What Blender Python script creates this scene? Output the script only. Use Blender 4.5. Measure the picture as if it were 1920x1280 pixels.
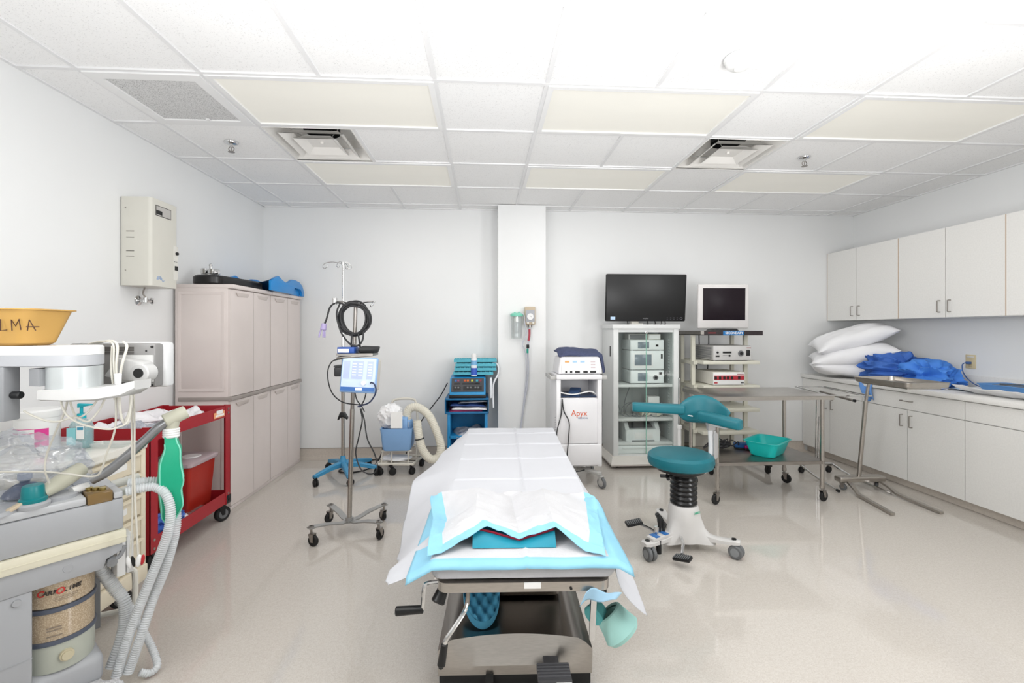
import bpy, bmesh, math, random
from mathutils import Vector, Matrix, Euler, noise
PI = math.pi
R = math.radians
for o in list(bpy.data.objects):
    bpy.data.objects.remove(o)
SC = bpy.context.scene
COL = SC.collection

# ---------------------------------------------------------------- camera, light, exposure
CEIL = 2.737
XL, XR, YB, YF = -2.40, 4.33, 5.09, -1.70
cam_d = bpy.data.cameras.new('camera')
cam = bpy.data.objects.new('camera', cam_d)
COL.objects.link(cam)
cam.location = (0, 0, 1.39)
cam.rotation_euler = (R(90), 0, -0.06)
cam_d.sensor_width = 36.0
cam_d.lens = 36.0 * 852.0 / 1920.0
cam_d.shift_y = -20.0 / 1920.0
cam_d.clip_start = 0.02
SC.camera = cam
w = bpy.data.worlds.new('world')
SC.world = w
w.use_nodes = True
w.node_tree.nodes['Background'].inputs[0].default_value = (1, 1, 1, 1)
w.node_tree.nodes['Background'].inputs[1].default_value = 0.3
SC.view_settings.view_transform = 'Standard'
SC.view_settings.look = 'None'
SC.view_settings.gamma = 1.0
SC.view_settings.use_curve_mapping = False
SC.view_settings.exposure = -0.06


LAMP_W = 4.0


def area_light(name, loc, rot, sx, sy, watts, col=(1, 1, 1), spread=180):
    d = bpy.data.lights.new(name, 'AREA')
    d.shape = 'RECTANGLE'
    d.size, d.size_y = sx, sy
    d.energy = watts
    d.color = col
    d.spread = R(spread)
    o = bpy.data.objects.new(name, d)
    COL.objects.link(o)
    o.location = loc
    o.rotation_euler = rot
    return o


# photographer's flash bounced off the ceiling beside the camera
area_light('bounce_flash', (1.35, 0.45, 1.35), (R(180 - 36), R(4), 0), 0.9, 0.9, 40, (0.985, 0.992, 1.0), 160)
area_light('added_bounce_fill', (-0.75, 0.25, 1.45), (R(180 - 40), R(-4), 0), 0.9, 0.9, 28, (0.985, 0.992, 1.0), 160)  # second bounce lamp, added as fill for the dim back left corner
# the tubes of the recessed ceiling fixtures: one lamp under each diffuser
for fc in (-3, 0, 3):
    for fr in (-5, -3, -1, 1, 3):
        area_light('fixture_lamp', (0.342 + (fc + 1) * 0.6096, 1.861 + (fr + 0.5) * 0.6096, CEIL - 0.012), (0, 0, 0), 1.12, 0.52, LAMP_W, (1.0, 0.99, 0.975))
# softbox on a stand to the right of the camera
area_light('softbox', (3.5, 0.3, 2.15), Vector((-5.8, 3.2, -0.75)).to_track_quat('-Z', 'Y').to_euler(), 1.0, 1.0, 24, (0.985, 0.992, 1.0), 110)
area_light('added_fill_left', (-1.9, 0.2, 2.15), Vector((5.9, 3.2, -0.75)).to_track_quat('-Z', 'Y').to_euler(), 1.0, 1.0, 20, (0.985, 0.992, 1.0), 110)  # extra fill lamp, added to brighten the right wall and cupboards

# ---------------------------------------------------------------- materials


def C(h, a=1.0):
    h = h.lstrip('#')
    v = []
    for i in (0, 2, 4):
        c = int(h[i:i + 2], 16) / 255.0
        v.append(c / 12.92 if c <= 0.04045 else ((c + 0.055) / 1.055) ** 2.4)
    return (v[0], v[1], v[2], a)


MATS = {}


def mat(name, col, rough=0.5, metal=0.0, var=0.04, scale=8.0, bump=0.0, bscale=60.0, trans=0.0, alpha=1.0,
        emit=None, estr=0.0, spec=0.5, ior=1.45, stretch=None, sss=0.0, coat=0.0):
    if name in MATS:
        return MATS[name]
    m = bpy.data.materials.new(name)
    m.use_nodes = True
    nt = m.node_tree
    b = nt.nodes['Principled BSDF']
    c = C(col) if isinstance(col, str) else col
    tc = nt.nodes.new('ShaderNodeTexCoord')
    mp = nt.nodes.new('ShaderNodeMapping')
    nt.links.new(tc.outputs['Object'], mp.inputs[0])
    if stretch:
        mp.inputs['Scale'].default_value = stretch
    nz = nt.nodes.new('ShaderNodeTexNoise')
    nz.inputs['Scale'].default_value = scale
    nz.inputs['Detail'].default_value = 4
    nt.links.new(mp.outputs[0], nz.inputs['Vector'])
    rmp = nt.nodes.new('ShaderNodeValToRGB')
    rmp.color_ramp.elements[0].position = 0.3
    rmp.color_ramp.elements[1].position = 0.7
    rmp.color_ramp.elements[0].color = (c[0] * (1 - var), c[1] * (1 - var), c[2] * (1 - var), 1)
    rmp.color_ramp.elements[1].color = (min(1, c[0] * (1 + var)), min(1, c[1] * (1 + var)), min(1, c[2] * (1 + var)), 1)
    nt.links.new(nz.outputs['Fac'], rmp.inputs[0])
    nt.links.new(rmp.outputs[0], b.inputs['Base Color'])
    b.inputs['Roughness'].default_value = rough
    b.inputs['Metallic'].default_value = metal
    b.inputs['IOR'].default_value = ior
    b.inputs['Specular IOR Level'].default_value = spec
    b.inputs['Transmission Weight'].default_value = trans
    b.inputs['Alpha'].default_value = alpha
    if coat:
        b.inputs['Coat Weight'].default_value = coat
        b.inputs['Coat Roughness'].default_value = 0.1
    if sss:
        b.inputs['Subsurface Weight'].default_value = sss
        b.inputs['Subsurface Radius'].default_value = (0.02, 0.02, 0.02)
    if emit:
        b.inputs['Emission Color'].default_value = C(emit)
        b.inputs['Emission Strength'].default_value = estr
    if bump:
        n2 = nt.nodes.new('ShaderNodeTexNoise')
        n2.inputs['Scale'].default_value = bscale
        n2.inputs['Detail'].default_value = 3
        nt.links.new(mp.outputs[0], n2.inputs['Vector'])
        bp = nt.nodes.new('ShaderNodeBump')
        bp.inputs['Strength'].default_value = bump
        bp.inputs['Distance'].default_value = 0.004
        nt.links.new(n2.outputs['Fac'], bp.inputs['Height'])
        nt.links.new(bp.outputs[0], b.inputs['Normal'])
    MATS[name] = m
    return m


def glassy(name, tint='#ffffff', gloss=0.08, rough=0.02, body=None, bodyfac=0.0):
    """thin clear sheet: mostly see-through with a surface reflection and optionally a milky body"""
    if name in MATS:
        return MATS[name]
    m = bpy.data.materials.new(name)
    m.use_nodes = True
    nt = m.node_tree
    nt.nodes.remove(nt.nodes['Principled BSDF'])
    out = nt.nodes['Material Output']
    tr = nt.nodes.new('ShaderNodeBsdfTransparent')
    tr.inputs[0].default_value = C(tint)
    gl = nt.nodes.new('ShaderNodeBsdfGlossy')
    gl.inputs['Roughness'].default_value = rough
    lw = nt.nodes.new('ShaderNodeLayerWeight')
    lw.inputs[0].default_value = 0.35
    mr = nt.nodes.new('ShaderNodeMapRange')
    mr.inputs['To Min'].default_value = gloss
    mr.inputs['To Max'].default_value = min(1.0, gloss * 5)
    nt.links.new(lw.outputs['Fresnel'], mr.inputs[0])
    mx = nt.nodes.new('ShaderNodeMixShader')
    nt.links.new(mr.outputs[0], mx.inputs[0])
    nt.links.new(tr.outputs[0], mx.inputs[1])
    nt.links.new(gl.outputs[0], mx.inputs[2])
    last = mx
    if body:
        df = nt.nodes.new('ShaderNodeBsdfDiffuse')
        df.inputs[0].default_value = C(body)
        m2 = nt.nodes.new('ShaderNodeMixShader')
        nz = nt.nodes.new('ShaderNodeTexNoise')
        nz.inputs['Scale'].default_value = 30
        mr2 = nt.nodes.new('ShaderNodeMapRange')
        mr2.inputs['From Min'].default_value = 0.3
        mr2.inputs['From Max'].default_value = 0.7
        mr2.inputs['To Min'].default_value = bodyfac * 0.7
        mr2.inputs['To Max'].default_value = min(1, bodyfac * 1.3)
        nt.links.new(nz.outputs['Fac'], mr2.inputs[0])
        nt.links.new(mr2.outputs[0], m2.inputs[0])
        nt.links.new(mx.outputs[0], m2.inputs[1])
        nt.links.new(df.outputs[0], m2.inputs[2])
        last = m2
    nt.links.new(last.outputs[0], out.inputs[0])
    MATS[name] = m
    return m


# ---------------------------------------------------------------- mesh helpers
def catmull(pts, n=8, closed=False):
    P = [Vector(p) for p in pts]
    if len(P) < 3 and not closed:
        return P
    out = []
    N = len(P)
    rng = range(N) if closed else range(N - 1)
    for i in rng:
        if closed:
            p0, p1, p2, p3 = P[(i - 1) % N], P[i], P[(i + 1) % N], P[(i + 2) % N]
        else:
            p1, p2 = P[i], P[i + 1]
            p0 = P[i - 1] if i > 0 else p1 * 2 - p2
            p3 = P[i + 2] if i + 2 < N else p2 * 2 - p1
        for k in range(n):
            t = k / n
            out.append(0.5 * ((2 * p1) + (p2 - p0) * t + (2 * p0 - 5 * p1 + 4 * p2 - p3) * t * t
                              + (3 * p1 - p0 - 3 * p2 + p3) * t ** 3))
    if not closed:
        out.append(P[-1])
    return out


def rrect(w, d, r, z=0.0, n=5, cx=0.0, cy=0.0):
    """rounded rectangle ring of points"""
    r = max(0.0005, min(r, w / 2 - 1e-4, d / 2 - 1e-4))
    out = []
    for sx, sy, a0 in ((1, 1, 0), (-1, 1, 90), (-1, -1, 180), (1, -1, 270)):
        for k in range(n + 1):
            a = R(a0 + 90.0 * k / n)
            out.append(Vector((cx + sx * (w / 2 - r) + r * math.cos(a), cy + sy * (d / 2 - r) + r * math.sin(a), z)))
    return out


class MB:
    def __init__(s):
        s.bm = bmesh.new()
        s.mi = 0

    def _set(s, vs):
        for v in vs:
            for f in v.link_faces:
                f.material_index = s.mi

    def box(s, c, size, bev=0.0, rot=None, seg=2):
        vs = bmesh.ops.create_cube(s.bm, size=1.0)['verts']
        M = Matrix.Translation(Vector(c)) @ (Euler(rot).to_matrix().to_4x4() if rot else Matrix.Identity(4)) \
            @ Matrix.Diagonal((size[0], size[1], size[2], 1))
        bmesh.ops.transform(s.bm, matrix=M, verts=vs)
        s._set(vs)
        if bev > 0:
            bev = min(bev, min(size) * 0.49)
            es = list({e for v in vs for e in v.link_edges})
            bmesh.ops.bevel(s.bm, geom=es, offset=bev, segments=seg, profile=0.5, affect='EDGES')
        return s

    def bx(s, x0, x1, y0, y1, z0, z1, bev=0.0, seg=2):
        return s.box(((x0 + x1) / 2, (y0 + y1) / 2, (z0 + z1) / 2), (abs(x1 - x0), abs(y1 - y0), abs(z1 - z0)), bev, None, seg)

    def frame(s, x0, x1, y0, y1, b, z0, z1):
        """mitred rectangular frame of width b"""
        def q(d, z):
            return [Vector(p) for p in ((x0 + d, y0 + d, z), (x1 - d, y0 + d, z), (x1 - d, y1 - d, z), (x0 + d, y1 - d, z))]
        return s.loft([q(0, z1), q(0, z0), q(b, z0), q(b, z1), q(0, z1)], False, False)

    def loft(s, rings, cap0=True, cap1=True, closed=True):
        V = [[s.bm.verts.new(p) for p in r] for r in rings]
        n = len(V[0])
        for a, b in zip(V[:-1], V[1:]):
            for i in range(n if closed else n - 1):
                j = (i + 1) % n
                f = s.bm.faces.new((a[i], a[j], b[j], b[i]))
                f.material_index = s.mi
        if cap0 and n > 2:
            s.bm.faces.new(list(reversed(V[0]))).material_index = s.mi
        if cap1 and n > 2:
            s.bm.faces.new(V[-1]).material_index = s.mi
        return s

    def tube(s, pts, r, seg=10, smooth=True, n=8, closed=False, rf=None, cap=True):
        P = catmull(pts, n, closed) if smooth else [Vector(p) for p in pts]
        N = len(P)
        T = []
        for i in range(N):
            if closed:
                t = P[(i + 1) % N] - P[i - 1]
            else:
                t = P[min(i + 1, N - 1)] - P[max(i - 1, 0)]
            T.append(t.normalized() if t.length > 1e-9 else Vector((0, 0, 1)))
        up = Vector((0, 0, 1)) if abs(T[0].z) < 0.9 else Vector((1, 0, 0))
        nrm = (up - T[0] * up.dot(T[0])).normalized()
        rings = []
        for i in range(N):
            nn = nrm - T[i] * nrm.dot(T[i])
            if nn.length > 1e-6:
                nrm = nn.normalized()
            bn = T[i].cross(nrm)
            rr = rf(i / (N - 1), i) * r if rf else r
            rings.append([P[i] + (nrm * math.cos(2 * PI * k / seg) + bn * math.sin(2 * PI * k / seg)) * rr for k in range(seg)])
        if closed:
            rings.append(rings[0])
            V = [[s.bm.verts.new(p) for p in rg] for rg in rings[:-1]]
            for i in range(N):
                a, b = V[i], V[(i + 1) % N]
                for k in range(seg):
                    j = (k + 1) % seg
                    s.bm.faces.new((a[k], a[j], b[j], b[k])).material_index = s.mi
        else:
            s.loft(rings, cap, cap)
        return s

    def hose(s, pts, r, pitch=0.012, depth=0.12, seg=12, n=10):
        """corrugated hose"""
        P = catmull(pts, n)
        L = [0.0]
        for a, b in zip(P[:-1], P[1:]):
            L.append(L[-1] + (b - a).length)
        tot = L[-1]
        m = max(8, int(tot / pitch * 4))
        Q = []
        j = 0
        for i in range(m + 1):
            d = tot * i / m
            while j < len(L) - 2 and L[j + 1] < d:
                j += 1
            t = (d - L[j]) / max(1e-9, L[j + 1] - L[j])
            Q.append(P[j].lerp(P[j + 1], t))
        return s.tube(Q, r, seg, smooth=False, rf=lambda t, i: 1 + depth * (1 if (i % 4) in (0, 1) else -1) * 0.5)

    def cyl(s, p0, p1, r0, r1=None, seg=20, bev=0.0):
        r1 = r0 if r1 is None else r1
        p0, p1 = Vector(p0), Vector(p1)
        t = (p1 - p0).normalized()
        up = Vector((0, 0, 1)) if abs(t.z) < 0.9 else Vector((1, 0, 0))
        a = (up - t * up.dot(t)).normalized()
        b = t.cross(a)

        def ring(p, r):
            return [p + (a * math.cos(2 * PI * k / seg) + b * math.sin(2 * PI * k / seg)) * r for k in range(seg)]
        if bev > 0:
            rings = [ring(p0, r0 - bev), ring(p0 + t * bev, r0), ring(p1 - t * bev, r1), ring(p1, r1 - bev)]
        else:
            rings = [ring(p0, r0), ring(p1, r1)]
        return s.loft(rings)

    def lathe(s, prof, c=(0, 0, 0), seg=32, rot=None, cap0=True, cap1=True):
        M = Euler(rot).to_matrix() if rot else Matrix.Identity(3)
        c = Vector(c)
        rings = []
        for r, z in prof:
            r = max(r, 1e-4)
            rings.append([c + M @ Vector((r * math.cos(2 * PI * k / seg), r * math.sin(2 * PI * k / seg), z)) for k in range(seg)])
        return s.loft(rings, cap0, cap1)

    def prism(s, poly, a, b, axis='z', bev=0.0):
        """polygon in the plane across the axis, extruded from a to b"""
        def P(p, h):
            if axis == 'z':
                return Vector((p[0], p[1], h))
            if axis == 'y':
                return Vector((p[0], h, p[1]))
            return Vector((h, p[0], p[1]))
        r0 = [P(p, a) for p in poly]
        r1 = [P(p, b) for p in poly]
        V0 = [s.bm.verts.new(p) for p in r0]
        V1 = [s.bm.verts.new(p) for p in r1]
        n = len(poly)
        fs = []
        for i in range(n):
            j = (i + 1) % n
            fs.append(s.bm.faces.new((V0[i], V0[j], V1[j], V1[i])))
        fs.append(s.bm.faces.new(list(reversed(V0))))
        fs.append(s.bm.faces.new(V1))
        for f in fs:
            f.material_index = s.mi
        if bev > 0:
            es = list({e for f in fs for e in f.edges})
            bmesh.ops.bevel(s.bm, geom=es, offset=bev, segments=2, profile=0.5, affect='EDGES')
        return s

    def ball(s, c, r, sc=(1, 1, 1), u=16, v=10, rot=None):
        vs = bmesh.ops.create_uvsphere(s.bm, u_segments=u, v_segments=v, radius=r)['verts']
        M = Matrix.Translation(Vector(c)) @ (Euler(rot).to_matrix().to_4x4() if rot else Matrix.Identity(4)) \
            @ Matrix.Diagonal((sc[0], sc[1], sc[2], 1))
        bmesh.ops.transform(s.bm, matrix=M, verts=vs)
        s._set(vs)
        return s

    def ringt(s, c, R0, r, rot=None, seg=28, ts=8, a0=0, a1=360):
        M = Euler(rot).to_matrix() if rot else Matrix.Identity(3)
        full = abs(a1 - a0) >= 360
        m = seg if full else seg + 1
        pts = [Vector(c) + M @ Vector((R0 * math.cos(R(a0 + (a1 - a0) * k / seg)), R0 * math.sin(R(a0 + (a1 - a0) * k / seg)), 0)) for k in range(m)]
        return s.tube(pts, r, ts, smooth=False, closed=full)

    def grid(s, f, nu, nv, mf=None):
        V = [[s.bm.verts.new(f(i / nu, j / nv)) for j in range(nv + 1)] for i in range(nu + 1)]
        for i in range(nu):
            for j in range(nv):
                fc = s.bm.faces.new((V[i][j], V[i + 1][j], V[i + 1][j + 1], V[i][j + 1]))
                fc.material_index = mf((i + .5) / nu, (j + .5) / nv) if mf else s.mi
        return s

    def basin(s, w, d, h, taper=0.03, th=0.003, rim=0.012, rad=0.04, c=(0, 0, 0), bot_r=None):
        """open tub, flaring towards a turned-out rim"""
        cx, cy, cz = c
        br = bot_r or rad

        def rg(ww, dd, rr, z):
            return rrect(ww, dd, rr, cz + z, 6, cx, cy)
        w0, d0 = w - 2 * taper, d - 2 * taper
        rings = [rg(w0 - 0.02, d0 - 0.02, br, 0), rg(w0, d0, br, 0.008), rg(w, d, rad, h - 0.006), rg(w + 2 * rim, d + 2 * rim, rad + rim, h - 0.004),
                 rg(w + 2 * rim, d + 2 * rim, rad + rim, h), rg(w - 2 * th, d - 2 * th, rad - th, h), rg(w0 - 2 * th, d0 - 2 * th, br, 0.008 + th)]
        return s.loft(rings)

    def lump(s, c, sc, seed=0, amp=0.25, freq=2.0, sub=4, flat=True, ridged=True, floor=None, octs=4, stv=(1, 1, 1)):
        """crumpled heap: a noisy displaced ball, flattened where it rests"""
        vs = bmesh.ops.create_icosphere(s.bm, subdivisions=sub, radius=1.0)['verts']
        off = Vector((seed * 7.31, seed * 3.7, seed * 1.9))
        st = Vector(stv)
        for v in vs:
            d = v.co.normalized()
            n = 0.0
            a = 1.0
            fr = freq
            for k in range(octs):
                q = noise.noise(d * st * fr + off * (k + 1))
                n += a * ((0.5 - abs(q)) * 1.2 - 0.3 if ridged else q)
                a *= 0.55
                fr *= 2.0
            p = d * (1.0 + amp * n)
            co = Vector((p.x * sc[0], p.y * sc[1], p.z * sc[2]))
            if floor is not None and co.z < floor:
                co.z = floor + 0.05 * (co.z - floor)
            v.co = co + Vector(c)
        s._set(vs)
        return s

    def build(s, name, m, parent=None, angle=35, solid=0.0, sub=0):
        bmesh.ops.recalc_face_normals(s.bm, faces=s.bm.faces)
        me = bpy.data.meshes.new(name)
        s.bm.to_mesh(me)
        s.bm.free()
        for x in (m if isinstance(m, (list, tuple)) else [m]):
            me.materials.append(x)
        me.shade_smooth()
        me.set_sharp_from_angle(angle=R(angle))
        o = bpy.data.objects.new(name, me)
        COL.objects.link(o)
        if parent:
            o.parent = parent
        if solid:
            md = o.modifiers.new('thickness', 'SOLIDIFY')
            md.thickness = solid
            md.offset = 0
        if sub:
            md = o.modifiers.new('smooth', 'SUBSURF')
            md.levels = md.render_levels = sub
        return o


def tag(o, label=None, cat=None, group=None, kind=None):
    if label:
        o['label'] = label
    if cat:
        o['category'] = cat
    if group:
        o['group'] = group
    if kind:
        o['kind'] = kind
    return o


def thing(name, label, cat, loc=(0, 0, 0), rz=0.0, group=None):
    o = bpy.data.objects.new(name, None)
    COL.objects.link(o)
    o.empty_display_size = 0.1
    o.location = loc
    o.rotation_euler = (0, 0, rz)
    return tag(o, label, cat, group)


def copy_tree(o, parent=None):
    c = o.copy()
    COL.objects.link(c)
    c.parent = parent
    for ch in list(o.children):
        copy_tree(ch, c)
    return c


def struct(mb, name, m, **k):
    o = mb.build(name, m, **k)
    o['kind'] = 'structure'
    return o


FRONT = (R(90), 0, 0)          # lettering that faces -Y
RIGHT = (R(90), 0, R(90))      # lettering that faces +X


def text(s, size, m, parent, loc, rot=FRONT, name='lettering', ext=0.0006, shear=0.0, bold=0.0, sx=1.0, align='CENTER'):
    cu = bpy.data.curves.new('t', 'FONT')
    cu.body = s
    cu.size = size
    cu.extrude = ext
    cu.shear = shear
    cu.offset = bold
    cu.align_x = align
    cu.align_y = 'CENTER'
    t = bpy.data.objects.new('t', cu)
    COL.objects.link(t)
    dg = bpy.context.evaluated_depsgraph_get()
    me = bpy.data.meshes.new_from_object(t.evaluated_get(dg))
    bpy.data.objects.remove(t)
    me.transform(Matrix.Translation(Vector(loc)) @ Euler(rot).to_matrix().to_4x4() @ Matrix.Diagonal((sx, 1, 1, 1)))
    me.name = name
    me.materials.clear()
    me.materials.append(m)
    o = bpy.data.objects.new(name, me)
    COL.objects.link(o)
    o.parent = parent
    return o


# shared materials
M_WALL = mat('wall_paint', '#ebecec', 0.55, var=0.010, scale=1.5, bump=0.05, bscale=160)
M_STEEL = mat('brushed_steel', '#b9b4ae', 0.28, 1.0, 0.06, 30, stretch=(1, 1, 8))
M_STEELD = mat('satin_steel', '#a09b96', 0.36, 1.0, 0.06, 25)
M_CHROME = mat('chrome', '#d6d6d6', 0.12, 1.0, 0.02)
M_BLACK = mat('black_plastic', '#17181a', 0.4, var=0.1)
M_RUBBER = mat('black_rubber', '#1d1d1e', 0.65, var=0.1)
M_GREYRUB = mat('grey_rubber', '#6c6e70', 0.55)
M_WHITE = mat('white_plastic', '#e9e9e8', 0.4, var=0.02)
M_OFFW = mat('off_white_plastic', '#dcd9d0', 0.42, var=0.02)
M_PAPER = mat('white_paper', '#f3f3f4', 0.7, var=0.02)
M_LAM = mat('grey_laminate', '#e6e5e2', 0.5, var=0.03, scale=90)
M_GAP = mat('dark_gap', '#4a4642', 0.8)
M_TAUPE = mat('taupe_plastic', '#dcd2ce', 0.5, var=0.015, bump=0.05, bscale=200)
M_TEAL = mat('teal_vinyl', '#126672', 0.42, var=0.05, bump=0.08, bscale=90)
M_LEAD = mat('dark_cable', '#2b2b2d', 0.5)
M_CLEAR = glassy('clear_plastic', '#fafcfc', 0.06, 0.05, '#ffffff', 0.08)
M_INK = mat('black_ink', '#222222', 0.7)
M_LABEL = mat('white_label', '#f4f4f2', 0.6, var=0.01)


def caster(parent, x, y, r=0.04, wdt=0.022, ang=0.0, top=None, fork=None, wheel=None, twin=False, hub=None):
    """swivel caster: a fork with its wheel as a sub-part; the wheel touches the floor"""
    fork = fork or M_STEELD
    wheel = wheel or M_RUBBER
    top = top or 2 * r + 0.03
    ca, sa = math.cos(ang), math.sin(ang)

    def L(px, py, pz):
        return (x + px * ca - py * sa, y + px * sa + py * ca, pz)
    off = r * 0.45
    f = MB()
    f.cyl(L(0, 0, top - 0.012), L(0, 0, top), 0.018, seg=14)
    f.cyl(L(0, 0, 2 * r + 0.004), L(0, 0, top), 0.008, seg=10)
    f.box(L(off * 0.5, 0, 2 * r + 0.006), (r * 1.1, wdt + 0.014, 0.006), 0.002, (0, 0, ang))
    if not twin:
        for sy in (-1, 1):
            yy = sy * (wdt / 2 + 0.004)
            f.loft([[L(-0.012, yy - .0015, 2 * r + .006), L(r * .7, yy - .0015, 2 * r + .006), L(off + .01, yy - .0015, r - .008), L(off - .01, yy - .0015, r - .008)],
                    [L(-0.012, yy + .0015, 2 * r + .006), L(r * .7, yy + .0015, 2 * r + .006), L(off + .01, yy + .0015, r - .008), L(off - .01, yy + .0015, r - .008)]])
    if twin:
        f.box(L(off * .8, 0, r * 1.5), (r * .5, wdt * .22, r * 1.15), 0, (0, 0, ang))
    f.cyl(L(off, -wdt / 2 - 0.007, r), L(off, wdt / 2 + 0.007, r), 0.005, seg=8)
    fo = f.build('caster', fork, parent)
    wb = MB()
    if twin:
        wb.cyl(L(off, -wdt * 1.05, r), L(off, -wdt * 0.12, r), r, seg=24, bev=r * 0.12)
        wb.cyl(L(off, wdt * 0.12, r), L(off, wdt * 1.05, r), r, seg=24, bev=r * 0.12)
        wb.cyl(L(off, -wdt * .3, r), L(off, wdt * .3, r), r * .6, seg=16)
    else:
        wb.cyl(L(off, -wdt / 2, r), L(off, wdt / 2, r), r, seg=24, bev=r * 0.12)
    if hub:
        wb.mi = 1
        for sy in (-1, 1):
            e = wdt * 1.05 if twin else wdt / 2
            wb.cyl(L(off, sy * (e - .002), r), L(off, sy * (e + .002), r), r * 0.6, seg=18)
    wb.build('wheel', [wheel, hub or wheel], fo)
    return fo
# ---------------------------------------------------------------- the room
GX, GY, T2 = 0.342, 1.861, 0.6096


def gx(c):
    return GX + c * T2


def gy(r):
    return GY + r * T2


def floor_mat():
    m = bpy.data.materials.new('speckled_vinyl')
    m.use_nodes = True
    nt = m.node_tree
    b = nt.nodes['Principled BSDF']
    tc = nt.nodes.new('ShaderNodeTexCoord')
    n1 = nt.nodes.new('ShaderNodeTexNoise')
    n1.inputs['Scale'].default_value = 170
    n1.inputs['Detail'].default_value = 2
    n2 = nt.nodes.new('ShaderNodeTexNoise')
    n2.inputs['Scale'].default_value = 60
    n2.inputs['Detail'].default_value = 3
    r1 = nt.nodes.new('ShaderNodeValToRGB')
    r1.color_ramp.elements[0].position = 0.30
    r1.color_ramp.elements[0].color = C('#b3aba2')
    r1.color_ramp.elements[1].position = 0.60
    r1.color_ramp.elements[1].color = C('#cdc7c0')
    r2 = nt.nodes.new('ShaderNodeValToRGB')
    r2.color_ramp.elements[0].position = 0.35
    r2.color_ramp.elements[0].color = C('#c8c1b9')
    r2.color_ramp.elements[1].position = 0.65
    r2.color_ramp.elements[1].color = C('#d2cdc6')
    mx = nt.nodes.new('ShaderNodeMix')
    mx.data_type = 'RGBA'
    mx.inputs[0].default_value = 0.5
    for n in (n1, n2):
        nt.links.new(tc.outputs['Object'], n.inputs['Vector'])
    nt.links.new(n1.outputs['Fac'], r1.inputs[0])
    nt.links.new(n2.outputs['Fac'], r2.inputs[0])
    nt.links.new(r1.outputs[0], mx.inputs[6])
    nt.links.new(r2.outputs[0], mx.inputs[7])
    nt.links.new(mx.outputs[2], b.inputs['Base Color'])
    n3 = nt.nodes.new('ShaderNodeTexNoise')
    n3.inputs['Scale'].default_value = 2.2
    nt.links.new(tc.outputs['Object'], n3.inputs['Vector'])
    mr = nt.nodes.new('ShaderNodeMapRange')
    mr.inputs['To Min'].default_value = 0.045
    mr.inputs['To Max'].default_value = 0.09
    nt.links.new(n3.outputs['Fac'], mr.inputs[0])
    nt.links.new(mr.outputs[0], b.inputs['Roughness'])
    b.inputs['Specular IOR Level'].default_value = 0.55
    return m


def ceil_mat():
    m = bpy.data.materials.new('acoustic_tile')
    m.use_nodes = True
    nt = m.node_tree
    b = nt.nodes['Principled BSDF']
    tc = nt.nodes.new('ShaderNodeTexCoord')
    n1 = nt.nodes.new('ShaderNodeTexNoise')
    n1.inputs['Scale'].default_value = 190
    n1.inputs['Detail'].default_value = 2
    nt.links.new(tc.outputs['Object'], n1.inputs['Vector'])
    r1 = nt.nodes.new('ShaderNodeValToRGB')
    r1.color_ramp.elements[0].position = 0.30
    r1.color_ramp.elements[0].color = C('#dcdcdc')
    r1.color_ramp.elements[1].position = 0.40
    r1.color_ramp.elements[1].color = C('#f8f8f8')
    nt.links.new(n1.outputs['Fac'], r1.inputs[0])
    nt.links.new(r1.outputs[0], b.inputs['Base Color'])
    b.inputs['Roughness'].default_value = 0.9
    return m


M_FLOOR = floor_mat()
struct(MB().bx(XL - .1, XR + .1, YF - .1, YB + .1, -0.1, 0), 'floor', M_FLOOR)
M_CEIL = ceil_mat()
# openings above the air diffusers and the lights are covered by the ceiling slab, recessed behind the tiles
skip = {}
LIGHTS = [(c, r) for r in (-5, -3, -1, 1, 3) for c in (-3, 0, 3)]
DIFF = [(-3, 2), (2, 2)]
for c, r in LIGHTS:
    skip[(c, r)] = skip[(c + 1, r)] = 1
for c, r in DIFF:
    skip[(c, r)] = 1
skip[(-4, 1)] = 1
cb = MB()
for c in range(-5, 8):
    for r in range(-6, 6):
        if (c, r) in skip:
            continue
        x0, x1 = max(gx(c), XL), min(gx(c + 1), XR)
        y0, y1 = max(gy(r), YF), min(gy(r + 1), YB)
        if x1 - x0 > 0.01 and y1 - y0 > 0.01:
            cb.bx(x0, x1, y0, y1, CEIL + 0.008, CEIL + 0.024)
cb.bx(XL - .1, XR + .1, YF - .1, YB + .1, CEIL + 0.30, CEIL + 0.36)
struct(cb, 'ceiling', M_CEIL)
M_TBAR = mat('t_bar', '#e9e9ea', 0.45, var=0.01)
tb = MB()
hw = 0.012
for c in range(-4, 7):
    for r in range(-6, 6):
        if (c - 1, r) in LIGHTS:
            continue
        tb.bx(gx(c) - hw, gx(c) + hw, max(gy(r), YF), min(gy(r + 1), YB), CEIL, CEIL + 0.035)
for r in range(-5, 6):
    tb.bx(XL, XR, gy(r) - hw, gy(r) + hw, CEIL - 0.0005, CEIL + 0.035)
for x0, x1, y0, y1 in ((XL, XL + .02, YF, YB), (XR - .02, XR, YF, YB), (XL, XR, YB - .02, YB), (XL, XR, YF, YF + .02)):
    tb.bx(x0, x1, y0, y1, CEIL - 0.001, CEIL + 0.03)
struct(tb, 'trim_1', M_TBAR)
struct(MB().bx(XL - .1, XL, YF - .1, YB + .1, 0, CEIL + .36), 'wall_left', M_WALL)
struct(MB().bx(XR, XR + .1, YF - .1, YB + .1, 0, CEIL + .36), 'wall_right', M_WALL)
struct(MB().bx(XL - .1, XR + .1, YB, YB + .1, 0, CEIL + .36), 'wall_back', M_WALL)
struct(MB().bx(XL - .1, XR + .1, YF - .1, YF, 0, CEIL + .36), 'wall_front', M_WALL)
PX0, PX1, PY = 0.143, 0.655, 4.855
struct(MB().bx(PX0, PX1, PY, YB, 0, CEIL), 'wall_pillar', M_WALL)
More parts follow.
